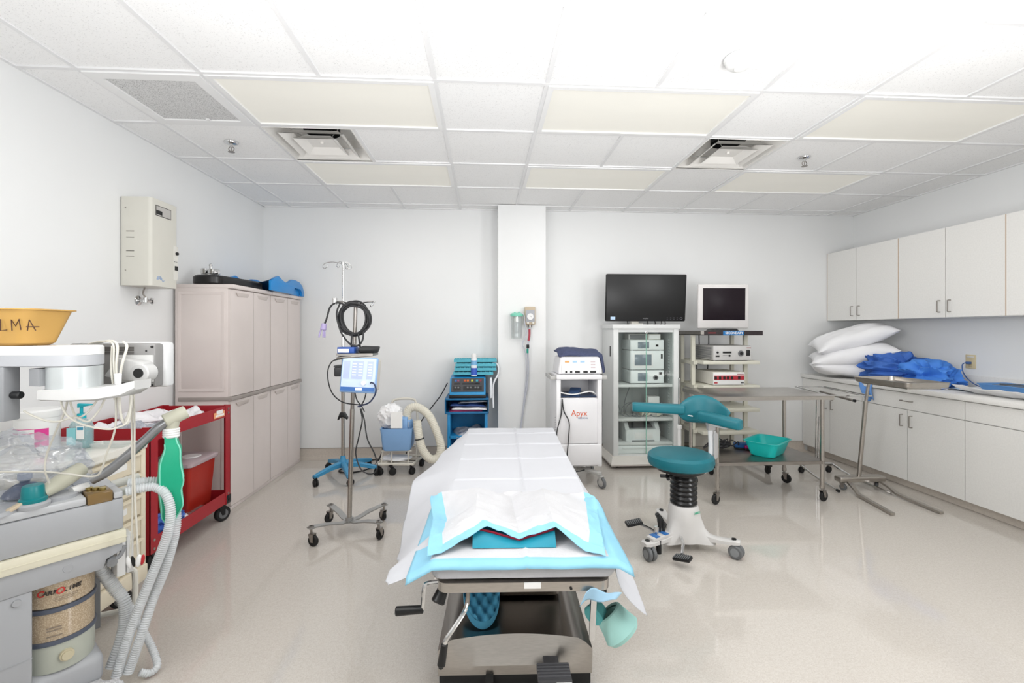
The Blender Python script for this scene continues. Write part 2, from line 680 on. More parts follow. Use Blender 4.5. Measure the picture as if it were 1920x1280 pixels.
M_COVE = mat('cove_base', '#c8bfb5', 0.4, var=0.06, scale=60)
M_CAP = mat('base_cap', '#8a857f', 0.5)


def cove(name, x0, x1, y0, y1, ax):
    """coved vinyl base: upstand, cap strip and a sweep into the floor; ax is the wall's outward direction"""
    b = MB()
    d = Vector(ax)
    prof = [(0.004, 0.105), (0.004, 0.03), (0.012, 0.012), (0.035, 0.003), (0.10, 0.001), (0, 0.0005)]
    A, B = Vector((x0, y0, 0)), Vector((x1, y1, 0))
    b.loft([[p + d * q + Vector((0, 0, z)) for q, z in [(0, 0.105)] + prof] for p in (A, B)])
    b.mi = 1
    b.loft([[p + d * q + Vector((0, 0, z)) for q, z in ((0, .105), (.006, .105), (.006, .109), (0, .109))] for p in (A, B)])
    return struct(b, name, [M_COVE, M_CAP])


cove('baseboard_back', XL, PX0, YB, YB, (0, -1, 0))
cove('baseboard_back', PX1, 3.72, YB, YB, (0, -1, 0))
cove('baseboard_left', XL, XL, YF, 3.63, (1, 0, 0))
cove('baseboard_pillar', PX0, PX1, PY, PY, (0, -1, 0))

# ceiling lights
M_LFRAME = mat('fixture_frame', '#eeeeee', 0.35, var=0.01)
M_DIFFUSER = mat('prismatic_diffuser', '#eae8e0', 0.6, var=0.015, scale=1.2, stretch=(1, 4, 1), emit='#f5f2ea', estr=0.14)


def light_panel(c, r, label):
    t = thing('ceiling_light', label, 'ceiling light', (gx(c + 1), gy(r) + T2 / 2, CEIL), 0, 'recessed ceiling lights')
    W, D = T2 * 2 - 0.02, T2 - 0.02
    f = MB()
    f.frame(-W / 2, W / 2, -D / 2, D / 2, .03, -0.006, 0.03)
    for sx in (-.48, .48):
        f.bx(sx - .008, sx + .008, -D / 2 - .004, -D / 2 + .004, -0.010, -0.004)
    f.bx(-W / 2, W / 2, -D / 2, D / 2, 0.05, 0.10)
    f.build('frame', M_LFRAME, t)
    g = MB()
    g.bx(-W / 2 + .03, W / 2 - .03, -D / 2 + .03, D / 2 - .03, 0.004, 0.010)
    g.build('diffuser', M_DIFFUSER, t)
    return t


LL = {(-3, 1): 'cream ceiling light panel beside the return air grille', (0, 1): 'middle cream ceiling light of the nearer full row, below the smoke detector',
      (3, 1): 'cream ceiling light nearest the right wall in the nearer full row', (-3, 3): 'far ceiling light behind the air diffuser near the left wall',
      (0, 3): 'far ceiling light above the white pillar', (3, 3): 'far ceiling light nearest the wall cupboards, beyond the right sprinkler',
      (0, -1): 'ceiling light cut by the top of the photo above the smoke detector', (3, -1): 'ceiling light at the top right corner of the photo',
      (-3, -1): 'ceiling light over the camera on the left'}
for c, r in LIGHTS:
    light_panel(c, r, LL.get((c, r), 'ceiling light behind the camera'))

# air diffusers: three nested square cones under a dark duct
M_VENT = mat('vent_white', '#eeece8', 0.45, var=0.02)
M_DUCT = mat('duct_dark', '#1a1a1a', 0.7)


def diffuser(c, r, label):
    t = thing('air_diffuser', label, 'air vent', (gx(c) + T2 / 2, gy(r) + T2 / 2, CEIL), 0, 'square ceiling air diffusers')
    W = T2 - 0.024

    def sq(w, z):
        return [Vector((sx * w / 2, sy * w / 2, z)) for sx, sy in ((1, 1), (-1, 1), (-1, -1), (1, -1))]

    b = MB()
    b.loft([sq(W, -0.004), sq(W, 0.004), sq(W - .03, 0.006), sq(W - .10, 0.075), sq(.40, 0.13), sq(.40, .14), sq(W - .08, .085), sq(W, .02)], False, False)
    b.build('outer_frame', M_VENT, t, angle=20)
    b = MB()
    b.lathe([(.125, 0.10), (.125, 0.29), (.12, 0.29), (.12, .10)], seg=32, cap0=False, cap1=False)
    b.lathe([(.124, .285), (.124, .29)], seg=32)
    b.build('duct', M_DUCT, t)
    b = MB()
    b.bx(-.3, .3, -.3, .3, .135, .139)
    bb = MB()
    n = 28
    ring_o = [Vector((.126 * math.cos(2 * PI * k / n), .126 * math.sin(2 * PI * k / n), .134)) for k in range(n)]
    ring_i = [Vector((.29 * math.cos(2 * PI * k / n), .29 * math.sin(2 * PI * k / n), .134)) for k in range(n)]
    bb.loft([ring_o, ring_i], False, False)
    b.bm.free()
    bb.build('plenum', M_VENT, t)
    for nm, w0, z0 in (('middle_cone', .44, -.004), ('inner_cone', .30, -.010)):
        b = MB()
        b.loft([sq(w0, z0), sq(w0 - .05, z0 + .014), sq(w0 - .12, z0 + .045), sq(w0 - .125, z0 + .045), sq(w0 - .055, z0 + .010), sq(w0 - .004, z0 - .002)], False, False)
        if nm == 'inner_cone':
            b.bx(-.095, .095, -.095, .095, z0 + .036, z0 + .042)
            b.cyl((0, 0, z0 + .02), (0, 0, z0 + .036), .012, seg=12)
        b.build(nm, M_VENT, t, angle=20)
    for sx in (-1, 1):
        for sy in (-1, 1):
            b = MB()
            b.tube([(sx * .10, sy * .10, .02), (sx * .24, sy * .24, .085)], .002, 6, smooth=False)
            b.build('hanger_wire', M_CHROME, t)
    return t


diffuser(-3, 2, 'square ceiling air diffuser left of the pillar, nearer the left wall')
diffuser(2, 2, 'square ceiling air diffuser right of the pillar')

# return grille
t = thing('return_air_grille', 'flat grey perforated return grille in the ceiling by the left wall', 'air vent', (gx(-4) + T2 / 2, gy(1) + T2 / 2, CEIL))
b = MB()
W = T2 - .02
b.frame(-W / 2, W / 2, -W / 2, W / 2, .06, -.008, .01)
b.bx(.03, .05, W / 2 - .085, W / 2 - .06, -.010, -.004)
b.build('frame', M_LFRAME, t)


def perf_mat():
    m = mat('perforated_grille', '#a9a9a9', 0.6, var=0.02)
    nt = m.node_tree
    bb = nt.nodes['Principled BSDF']
    vo = nt.nodes.new('ShaderNodeTexVoronoi')
    vo.inputs['Scale'].default_value = 190
    tc = nt.nodes.new('ShaderNodeTexCoord')
    nt.links.new(tc.outputs['Object'], vo.inputs['Vector'])
    rp = nt.nodes.new('ShaderNodeValToRGB')
    rp.color_ramp.elements[0].position = .28
    rp.color_ramp.elements[0].color = C('#8a8a8a')
    rp.color_ramp.elements[1].position = .36
    rp.color_ramp.elements[1].color = C('#d8d8d8')
    nt.links.new(vo.outputs['Distance'], rp.inputs[0])
    nt.links.new(rp.outputs[0], bb.inputs['Base Color'])
    return m


b = MB()
b.bx(-W / 2 + .05, W / 2 - .05, -W / 2 + .05, W / 2 - .05, 0.0, 0.006)
b.build('perforated_plate', perf_mat(), t)

# smoke detector
t = thing('smoke_detector', 'round white smoke detector on a ceiling tile', 'smoke detector', (1.263, 2.178, CEIL))
b = MB()
b.lathe([(.075, .004), (.075, -.008), (.068, -.012), (.066, -.02), (.06, -.034), (.05, -.042), (.03, -.046), (0, -.046)], seg=36, cap0=True)
b.build('housing', M_WHITE, t)
b = MB()
b.lathe([(.03, -.045), (.028, -.052), (.0, -.053)], seg=28)
b.build('cap', M_WHITE, t)


def sprinkler(x, y, label):
    t = thing('fire_sprinkler', label, 'sprinkler', (x, y, CEIL), 0, 'ceiling sprinklers')
    b = MB()
    b.lathe([(.045, .004), (.042, -.004), (.03, -.01), (.012, -.012), (.010, -.03)], seg=24)
    b.build('escutcheon', M_CHROME, t)
    b = MB()
    for s in (-1, 1):
        b.tube([(s * .010, 0, -.028), (s * .019, 0, -.04), (s * .014, 0, -.055), (s * .004, 0, -.062)], .003, 6)
    b.cyl((0, 0, -.03), (0, 0, -.06), .003, seg=8)
    b.lathe([(.022, -.064), (.022, -.066), (.0, -.067)], seg=16)
    b.build('deflector', M_STEELD, t)


sprinkler(-1.814, 3.375, 'chrome sprinkler head on the ceiling beside the left air diffuser')
sprinkler(2.487, 3.399, 'chrome sprinkler head on the ceiling beside the right air diffuser')
# ---------------------------------------------------------------- fitted cupboards on the right wall
def pull(parent, p, ax, L=0.10, name='handle'):
    """D-shaped wire pull on a door that faces -X; ax 'z' upright or 'y' level"""
    b = MB()
    x, y, z = p
    d = Vector((0, 0, 1)) if ax == 'z' else Vector((0, 1, 0))
    P = Vector(p)
    o = Vector((-0.030, 0, 0))
    h = d * (L / 2)
    k = d * 0.012
    b.tube([P - h, P - h + o * .7, P - h + o + k * .4, P - h + o + k * 1.5, P + h + o - k * 1.5, P + h + o - k * .4, P + h + o * .7, P + h], 0.0042, 8, smooth=True, n=3)
    return b.build(name, M_STEELD, parent)


M_EDGE = mat('tan_edge_band', '#c9b29b', 0.5)


def lower_unit(y0, y1, label):
    t = thing('base_cabinet', label, 'cabinet', (3.70, (y0 + y1) / 2, 0), 0, 'base cabinets along the right wall')
    W = y1 - y0
    b = MB()
    b.bx(0.018, 0.60, -W / 2, W / 2, 0.075, 0.852)
    b.bx(0.07, 0.60, -W / 2, W / 2, 0.0, 0.075)
    b.build('body', M_LAM, t)
    b = MB()
    b.bx(0.06, 0.075, -W / 2, W / 2, 0.002, 0.074)
    b.build('toe_kick', M_COVE, t)
    g = 0.0025
    b = MB()
    b.bx(0, .018, -W / 2 + g, W / 2 - g, 0.702, 0.843)
    dr = b.build('drawer_front', M_LAM, t)
    pull(dr, (0, 0, .775), 'y', .10)
    for a, c, s in ((-W / 2 + g, -g, -1), (g, W / 2 - g, 1)):
        b = MB()
        b.bx(0, .018, a, c, 0.078, 0.695)
        dd = b.build('door', M_LAM, t)
        pull(dd, (0, s * .045, .60), 'z', .10)
    return t


lower_unit(4.25, 5.085, 'grey base cabinet in the far right corner, under the pillows')
lower_unit(3.29, 4.25, 'grey base cabinet under the blue drapes, behind the instrument tray stand')
lower_unit(2.33, 3.29, 'grey base cabinet at the right edge of the photo, below the blue tray')
lower_unit(1.37, 2.33, 'grey base cabinet out of the photo on the right')
b = MB()
b.bx(3.675, XR - .001, 1.37, YB - .001, .852, .892, .004)
b.bx(XR - .022, XR - .001, 1.37, YB - .001, .892, .995, .002)
wt = b.build('countertop', M_LAM, None)
tag(wt, 'long light grey laminate countertop with upstand along the right wall', 'countertop')


def upper_unit(y0, ym, y1, label):
    t = thing('wall_cabinet', label, 'cabinet', (4.0, ym, 1.505), 0, 'wall cabinets above the counter')
    b = MB()
    b.bx(.018, .325, y0 - ym, y1 - ym, 0, .785)
    b.build('body', M_LAM, t)
    g = .0025
    for a, c, s in ((y0 - ym + g, -g, -1), (g, y1 - ym - g, 1)):
        b = MB()
        b.bx(0, .018, a, c, .003, .782)
        dd = b.build('door', M_LAM, t)
        e = MB()
        yy = a if s < 0 else c
        e.bx(-.0005, .0185, yy - .0015, yy + .0015, .003, .782)
        e.build('edge_band', M_EDGE, dd)
        pull(dd, (0, s * .045, .10), 'z', .10)
    return t


upper_unit(4.17, 4.67, 5.085, 'grey wall cabinet in the far corner above the pillows')
upper_unit(3.26, 3.72, 4.17, 'grey two-door wall cabinet above the blue drapes')
upper_unit(2.33, 2.80, 3.26, 'grey wall cabinet cut by the right edge of the photo')

# wall outlet and its blue lead
t = thing('wall_outlet', 'beige outlet plate on the right wall above the counter', 'outlet', (XR, 3.80, 1.115))
b = MB()
b.bx(-.006, 0, -.043, .043, -.062, .062, .003)
b.build('plate', mat('beige_plate', '#d8c9a4', .45), t)
b = MB()
b.bx(-.009, -.004, -.017, .017, -.045, -.010, .003)
b.build('socket', mat('beige_socket', '#cdbd96', .45), t)
b = MB()
b.bx(-.009, -.004, -.030, .030, .036, .050, .002)
b.build('switch_strip', M_OFFW, t)
M_BLUCORD = mat('blue_cord', '#41659f', .45)
b = MB()
b.box((4.305, 3.80, 1.105), (.036, .028, .022), .006)
b.tube([(4.29, 3.80, 1.105), (4.26, 3.80, 1.10), (4.245, 3.80, 1.075), (4.24, 3.78, 1.01), (4.22, 3.70, .945), (4.19, 3.58, .908), (4.15, 3.46, .898), (4.12, 3.38, .90)], .0042, 8)
tag(b.build('power_cord', M_BLUCORD), 'blue cord plugged into the beige wall outlet', 'cord')

# blue moulded tray with its white wrapper, and loose papers
t = thing('instrument_tray', 'blue moulded tray in an opened white wrapper on the counter, at the right edge', 'tray', (3.98, 3.18, .8925))
b = MB()
b.basin(.26, .40, .065, .02, .004, .008, .03, c=(.04, 0, .020))
b.build('tray', mat('tray_blue', '#5b8fc7', .5), t)
b = MB()


def wrapf(u, v):
    x, y = (u - .5) * .46, (v - .5) * .52
    r = max(abs(x) / .16, abs(y) / .22)
    z = .004 + max(0, r - .72) * .085 + .018 * max(.3, r) * noise.noise(Vector((x * 11, y * 11, 3)))
    return Vector((x, y, max(.003, z)))


b.grid(wrapf, 26, 26)
b.build('wrapper', M_PAPER, t, angle=25, solid=.001)
b = MB()
b.tube([(.02, .12, .085), (.03, .06, .088), (.04, 0, .09), (.03, -.05, .086)], .006, 8)
b.bx(.0, .07, -.16, .16, .070, .078, .003)
b.build('clip', mat('tray_grey', '#5f6770', .5), t)
for i, (x, y, a, wd, ln, lb) in enumerate(((3.93, 3.72, .2, .17, .24, 'white paper packet lying flat on the counter beside the blue drapes'),
                                           (4.02, 3.50, -.15, .20, .26, 'pale blue paper sheet on the counter under the blue cord'))):
    b = MB()
    b.grid(lambda u, v: Vector(((u - .5) * wd, (v - .5) * ln, .006 + i * .006 + .006 * noise.noise(Vector((u * 3, v * 3, i * 5.0))))), 8, 8)
    o = b.build('paper_packet', [M_PAPER, mat('pale_blue_paper', '#bcd4ea', .7)][i], None, solid=.002)
    o.location = (x, y, .8935)
    o.rotation_euler = (0, 0, a)
    tag(o, lb, 'paper')

# pillows
M_PILLOW = mat('pillow_cotton', '#f1f1f3', .85, var=.01, bump=.12, bscale=14)


def pillow(w_, d_, h_, seed, label, loc, rot):
    b = MB()
    N = 26

    def side(sg):
        def f(u, v):
            x, y = u * 2 - 1, v * 2 - 1
            e = max(0.0, (1 - abs(x) ** 3.0)) ** .55 * max(0.0, (1 - abs(y) ** 3.0)) ** .55
            wr = noise.noise(Vector((x * 2.1 + seed * 3, y * 2.3, seed))) * .18 + noise.noise(Vector((x * 6 + seed, y * 5, seed * 2))) * .07
            pin = 1 - .07 * (1 - abs(x) ** 2) * (abs(y) ** 6) - .07 * (1 - abs(y) ** 2) * (abs(x) ** 6)
            return Vector((x * w_ / 2 * pin, y * d_ / 2 * pin, sg * h_ / 2 * e * (1 + wr * sg) + .02 * noise.noise(Vector((x * 1.5, y * 1.5, seed * 9)))))
        return f
    b.grid(side(1), N, N)
    b.grid(side(-1), N, N)
    bmesh.ops.remove_doubles(b.bm, verts=b.bm.verts, dist=.0006)
    o = b.build('pillow', M_PILLOW, None, angle=60)
    o.location = loc
    o.rotation_euler = rot
    return tag(o, label, 'pillow', 'pillows in the far right corner')


pillow(.72, .46, .175, 1, 'lowest white pillow, lying on the counter in the corner', (3.88, 4.60, .993), (R(0), R(2), R(-30)))
pillow(.76, .48, .20, 2, 'middle white pillow of the heap, its end pointing right over the blue drapes', (3.87, 4.58, 1.14), (R(6), R(-11), R(-34)))
pillow(.74, .46, .19, 3, 'top white pillow, leaning on the heap just under the wall cabinet', (3.88, 4.60, 1.315), (R(10), R(-19), R(-26)))

# rumpled blue drapes
M_DRAPE1 = mat('drape_navy_blue', '#3c69b8', .7, var=.10, scale=10, bump=.2, bscale=40)
M_DRAPE2 = mat('drape_bright_blue', '#4583d8', .65, var=.08, scale=10, bump=.2, bscale=40)


def heap(name, label, cat, m, loc, sc, seed, amp, freq, group=None, sub=5, rz=0.0, fl=-.55, octs=4, ang=32, stv=(1, 1, 1)):
    b = MB()
    b.lump((0, 0, 0), sc, seed, amp, freq, sub, floor=fl * sc[2], octs=octs, stv=stv)
    o = b.build(name, m, None, angle=ang)
    o.location = loc
    o.rotation_euler = (0, 0, rz)
    return tag(o, label, cat, group)


o = heap('surgical_drape', 'crumpled darker blue surgical drape on the counter, next to the pillows', 'drape', M_DRAPE1, (3.96, 4.17, .995), (.20, .24, .17), 4, .8, .95, 'blue drapes', fl=-.55, sub=5, octs=2, ang=40, stv=(1.5, .8, 2.2), rz=.5)
o2 = heap('surgical_drape', 'crumpled bright blue surgical gown on the counter, right of the darker drape', 'drape', M_DRAPE2, (3.98, 3.86, .965), (.20, .24, .14), 9, .7, .9, 'blue drapes', fl=-.5, sub=5, octs=2, ang=40, stv=(1.9, .8, 2.0), rz=-.4)
b = MB()
b.grid(lambda u, v: Vector((3.69 - .025 * math.sin(v * PI) * (1 if v < .3 else 1) - .012 * math.sin(u * 9), 4.10 + u * .17 * (1 - .45 * v), .93 - v * .20 + .02 * math.sin(u * 7))), 10, 12)
tag(b.build('drape_corner', mat('drape_mid_blue', '#5f8fd0', .65, bump=.2), None, solid=.002), 'loose corner of blue drape hanging over the counter edge behind the tray stand', 'drape')

# ---------------------------------------------------------------- Mayo stand with tray
t = thing('instrument_stand', 'stainless instrument stand with a flat rectangular tray, nearest the cabinets', 'stand', (3.28, 3.80, 0))
b = MB()
b.box((.01, 0, .095), (.42, .085, .05), .014, (0, 0, 0), 3)
b.build('base_bar', M_STEEL, t)
caster(t, -.16, 0, .028, .02, R(-60), .072, wheel=M_GREYRUB)
caster(t, .19, .03, .028, .02, R(60), .072, wheel=M_GREYRUB)
for x0, x1 in ((-.12, -.215), (.17, .175)):
    b = MB()
    pts = [(x0, -.02, .08), (x0 + (x1 - x0) * .3, -.12, .055), (x0 + (x1 - x0) * .45, -.19, .022), (x1, -.56, .012)]
    rings = []
    for i, p in enumerate(pts):
        p = Vector(p)
        rings.append([p + Vector((dx, 0, dz)) for dx, dz in ((.016, .009), (-.016, .009), (-.016, -.009), (.016, -.009))])
    b.loft(rings)
    b.build('foot', M_STEEL, t)
b = MB()
b.cyl((0, 0, .12), (.01, -.06, .78), .017, seg=20)
b.build('post', M_STEEL, t)
b = MB()
b.tube([(.01, -.06, .77), (.014, -.085, .93), (.02, -.10, .955), (.05, -.14, .962), (.10, -.25, .962)], .012, 12, n=5)
b.ringt((.0, -.42, .962), .0, .001)if False else None
b.tube([(-.16, -.22, .962), (-.16, -.62, .962), (.10, -.62, .962), (.10, -.22, .962)], .006, 8, smooth=False, closed=True)
b.build('tray_holder', M_STEEL, t)
tr = thing('mayo_tray', 'shallow stainless tray lying on the instrument stand in front of the blue drapes', 'tray', (3.245, 3.375, .968))
b = MB()
b.basin(.345, .50, .042, .004, .0025, .004, .035)
b.build('tray_body', M_STEEL, tr)

# second stand: bare wire frame
t = thing('overbed_frame_stand', 'low chrome frame stand without a tray, behind the steel table', 'stand', (3.25, 4.28, 0))
b = MB()
b.tube([(-.235, -.56, .025), (-.18, -.26, .03), (-.165, -.03, .075), (-.15, 0, .085), (.15, 0, .085), (.165, -.03, .075), (.17, -.26, .03), (.16, -.66, .025)], .011, 10, n=5)
b.build('base_tube', M_CHROME, t)
b = MB()
b.cyl((-.235, -.56, .025), (-.24, -.585, .025), .013, seg=12)
b.build('foot_cap', M_BLACK, t)
for x in (-.14, .14):
    caster(t, x, .0, .030, .014, R(200), .075, twin=True)
b = MB()
b.cyl((0, 0, .085), (0, -.02, .80), .011, seg=14)
b.cyl((.022, 0, .085), (.022, -.02, .55), .009, seg=12)
b.build('post', M_CHROME, t)
b = MB()
b.tube([(-.14, .10, .83), (.13, .06, .835), (.18, -.44, .812), (-.18, -.40, .812)], .006, 8, smooth=False, closed=True)
b.tube([(-.11, .08, .826), (.11, .05, .828), (.15, -.40, .806), (-.14, -.37, .806)], .004, 8, smooth=False, closed=True)
b.build('top_frame', M_CHROME, t)
b = MB()
b.cyl((0, -.06, .80), (0, -.46, .775), .012, seg=12)
b.build('slide_bar', M_STEELD, t)
b = MB()
b.cyl((0, -.46, .775), (0, -.475, .774), .0125, seg=12)
b.ball((-.05, .0, .77), .018, (1, 1, 1.3))
b.build('end_cap', M_BLACK, t)

# ---------------------------------------------------------------- stainless two-shelf table
t = thing('steel_table', 'stainless two-shelf table on casters, carrying the turquoise basin below', 'table', (2.305, 3.78, 0))
LX, LY = .44, .235


def shelf(b, z, x0, x1, y0, y1, th=.028):
    b.bx(x0, x1, y0, y1, z - .003, z, .001)
    b.frame(x0, x1, y0, y1, .004, z - th, z)


b = MB()
shelf(b, .868, -.50, .50, -.29, .27, .032)
b.build('tabletop', M_STEEL, t)
b = MB()
shelf(b, .335, -.45, .45, -.25, .25, .028)
b.build('lower_shelf', M_STEELD, t)
for sx in (-1, 1):
    for sy in (-1, 1):
        b = MB()
        b.cyl((sx * LX, sy * LY, .12), (sx * LX, sy * LY, .864), .0155, seg=18)
        b.cyl((sx * LX, sy * LY, .115), (sx * LX, sy * LY, .135), .019, seg=18)
        b.build('leg', M_STEEL, t)
        caster(t, sx * LX, sy * LY, .042, .022, R([205, 340, 20, 300][(sx + 1) + (sy + 1) // 2]), .118, wheel=M_RUBBER)

# turquoise basin
b = MB()
b.basin(.26, .36, .125, .035, .003, .012, .05)
o = b.build('wash_basin', mat('turquoise_plastic', '#0fc2bd', .35, var=.02), None)
o.location = (2.42, 3.76, .3355)
o.rotation_euler = (0, 0, R(-52))
tag(o, 'turquoise plastic basin on the lower shelf of the steel table', 'basin')
# ---------------------------------------------------------------- video tower with glass doors
M_TOWER = mat('tower_white', '#d9dbda', 0.42, var=.015)
M_TOWERIN = mat('tower_inside', '#b9bfbe', 0.6)
M_DEV = mat('device_light_grey', '#e6eaea', 0.4, var=.015)
M_DEVG = mat('device_grey', '#b9b8b5', 0.42, var=.02)
M_SCREEN = mat('dark_screen', '#16141b', 0.3, var=.05, spec=.25)
M_LCD = mat('grey_lcd', '#76828c', 0.2, var=.04)
M_GLASS = glassy('door_glass', '#fcfefd', 0.03, 0.01)
M_GEDGE = mat('glass_edge', '#8fbfae', 0.2)

t = thing('equipment_cabinet', 'tall white equipment cabinet with glass doors, under the large black monitor', 'cabinet', (1.665, 4.60, 0))
HW = .345
b = MB()
b.bx(-HW, -HW + .055, 0, .42, .10, 1.41, .004)
b.bx(HW - .055, HW, 0, .42, .10, 1.41, .004)
b.bx(-HW + .05, HW - .05, 0.012, .42, 1.375, 1.41)
b.bx(-HW + .05, HW - .05, 0.012, .42, .10, .118)
b.build('carcass', M_TOWER, t)
b = MB()
b.bx(-HW + .05, HW - .05, .405, .418, .11, 1.40)
b.bx(-HW + .054, -HW + .058, .03, .405, .11, 1.375)
b.bx(HW - .058, HW - .054, .03, .405, .11, 1.375)
for k in range(34):
    b.bx(HW - .068, HW - .057, .10, .125, .30 + k * .03, .312 + k * .03)
b.build('interior', M_TOWERIN, t)
b = MB()
b.bx(-HW - .012, HW + .012, -.015, .43, 1.41, 1.456, .006)
b.build('top_panel', M_TOWER, t)
b = MB()
b.loft([[Vector((x, y, z)) for x, y in ((-w0, -f0), (w0, -f0), (w0, .44), (-w0, .44))] for w0, f0, z in ((.40, .13, .035), (.405, .14, .055), (.36, .015, .10))])
b.build('plinth', mat('plinth_white', '#dcd8d1', .45), t, angle=20)
for sx in (-.33, .33):
    for y in (-.05, .36):
        caster(t, sx, y, .022, .018, R(40), .040, twin=False)
for z in (.834, .483, .233):
    b = MB()
    b.bx(-HW + .055, HW - .058, .02, .405, z - .028, z, .002)
    b.build('shelf', M_TOWER, t)
b = MB()
b.bx(-HW + .058, HW - .06, .022, .04, .120, .20, .003)
b.bx(-HW + .10, HW - .10, .012, .022, .172, .190, .003)
b.build('drawer', M_DEV, t)
for x0, x1 in ((-HW + .055, -.0015), (.0015, HW - .055)):
    b = MB()
    b.bx(x0, x1, .0005, .0055, .118, 1.372)
    d = b.build('glass_door', M_GLASS, t)
    b = MB()
    xx = x1 if x0 < 0 else x0
    b.bx(xx - .0018, xx + .0018, 0, .006, .118, 1.372)
    b.build('edge', M_GEDGE, d)
b = MB()
b.cyl((0, -.006, 1.372), (0, -.02, 1.372), .010, seg=16)
b.bx(-.012, .012, -.006, .004, 1.36, 1.385, .002)
b.build('lock', M_CHROME, t)
b = MB()
b.bx(-HW - .006, -HW, .10, .12, 1.12, 1.23, .002)
b.build('side_latch', M_BLACK, t)


def front_box(name, label, cat, loc, w, d, h, m, rz=0, feet=True, group=None):
    t = thing(name, label, cat, loc, rz, group)
    b = MB()
    fz = .006 if feet else 0
    b.bx(-w / 2, w / 2, 0.004, d, fz, h, .004)
    if feet:
        for sx in (-1, 1):
            for y in (.03, d - .03):
                b.cyl((sx * (w / 2 - .03), y, 0), (sx * (w / 2 - .03), y, fz + .002), .008, seg=10)
    b.build('housing', m, t)
    return t


def panel(t, name, x0, x1, z0, z1, m, y=0.0, th=.003, bev=.0015):
    b = MB()
    b.bx(x0, x1, y - th, y + .004, z0, z1, bev)
    return b.build(name, m, t)


def knob(t, x, z, r, m, name='knob', L=.012, y=0.003):
    b = MB()
    b.cyl((x, y, z), (x, y - L, z), r, r * .92, seg=20)
    return b.build(name, m, t)


# devices on the upper shelf
t = front_box('light_source', 'lowest of the three grey units on the upper shelf behind the glass', 'medical device', (1.70, 4.67, .8345), .36, .30, .142, M_DEV, group='units in the glass cabinet')
panel(t, 'bezel', -.175, .175, .01, .137, M_DEV)
panel(t, 'display', -.10, -.0, .03, .115, M_LCD, -.002)
knob(t, .09, .065, .028, M_GREYRUB)
knob(t, .09, .065, .015, M_BLACK, 'port', .016)
panel(t, 'emblem', .125, .16, .09, .125, M_GREYRUB)
t = front_box('camera_processor', 'middle and largest grey unit with a wide screen on the upper shelf behind the glass', 'medical device', (1.70, 4.67, .9775), .36, .30, .205, M_DEV)
panel(t, 'bezel', -.175, .175, .01, .198, M_DEV)
panel(t, 'screen_surround', -.155, .065, .03, .18, M_WHITE, -.002)
panel(t, 'display', -.135, .045, .05, .165, M_LCD, -.004)
panel(t, 'disk_slot', .10, .103, .03, .18, M_GREYRUB)
panel(t, 'switch', .145, .165, .12, .17, M_BLACK, -.002)
t = front_box('video_recorder', 'uppermost grey unit with a small screen behind the glass', 'medical device', (1.70, 4.67, 1.1835), .36, .30, .112, M_DEV)
panel(t, 'bezel', -.175, .175, .01, .105, M_DEV)
panel(t, 'display', -.10, 0.02, .022, .09, M_LCD, -.002)
panel(t, 'emblem', .09, .12, .04, .065, M_GREYRUB)
t = front_box('white_control_box', 'small white box on top of the stacked units behind the glass', 'box', (1.79, 4.70, 1.2965), .135, .15, .058, M_OFFW, feet=False)
panel(t, 'front_plate', -.06, .06, .006, .052, M_WHITE)
t = front_box('dark_control_box', 'dark box beside the small white box behind the glass', 'box', (1.62, 4.74, 1.2965), .19, .15, .06, M_DEVG, feet=False)
panel(t, 'front_plate', -.08, .08, .006, .052, M_GREYRUB)
# middle shelf
for i, (x, y, z, wd, h, lb) in enumerate(((1.775, 4.72, .4835, .22, .04, 'lowest cream carton on the middle shelf of the glass cabinet'),
                                          (1.785, 4.71, .5245, .25, .038, 'second cream carton of the stack behind the glass'),
                                          (1.765, 4.72, .5635, .24, .04, 'third cream carton of the stack behind the glass'),
                                          (1.80, 4.74, .6045, .12, .085, 'white upright carton on top of the stack behind the glass'))):
    t = thing('carton', lb, 'box', (x, y, z), [.02, -.03, .04, 0][i], 'cartons in the glass cabinet')
    b = MB()
    b.bx(-wd / 2, wd / 2, 0, .14, 0, h, .002)
    b.build('box', [mat('cream_card', '#e0dccb', .6), M_WHITE][i == 3], t)
    if i < 3:
        panel(t, 'label', -.02, .05, .008, h - .008, M_DEVG, 0, .0012, 0)
b = MB()
random.seed(5)
for k in range(7):
    cx, cy = 1.53 + .05 * k, 4.75 + .03 * random.uniform(-1, 1)
    rr = random.uniform(.05, .085)
    tl = random.uniform(.9, 1.5)
    pts = [(cx + rr * math.cos(a * PI / 4), cy + rr * .6 * math.sin(a * PI / 4), .4885 + rr + rr * math.sin(a * PI / 4 + .4) * math.sin(tl)) for a in range(8)]
    b.tube([(p[0], p[1], max(.4885, p[2] - .02)) for p in pts], .0045, 7, n=4, closed=True)
pts = [(1.50, 4.82, .49), (1.52, 4.86, .62), (1.58, 4.90, .76), (1.60, 4.93, .80)]
b.tube(pts, .005, 7)
b.tube([(1.46, 4.80, .49), (1.44, 4.86, .65), (1.47, 4.92, .80)], .004, 7)
tag(b.build('cable_bundle', mat('grey_cable', '#6f7478', .5)), 'tangle of grey cables on the middle shelf behind the glass', 'cable', kind='stuff')
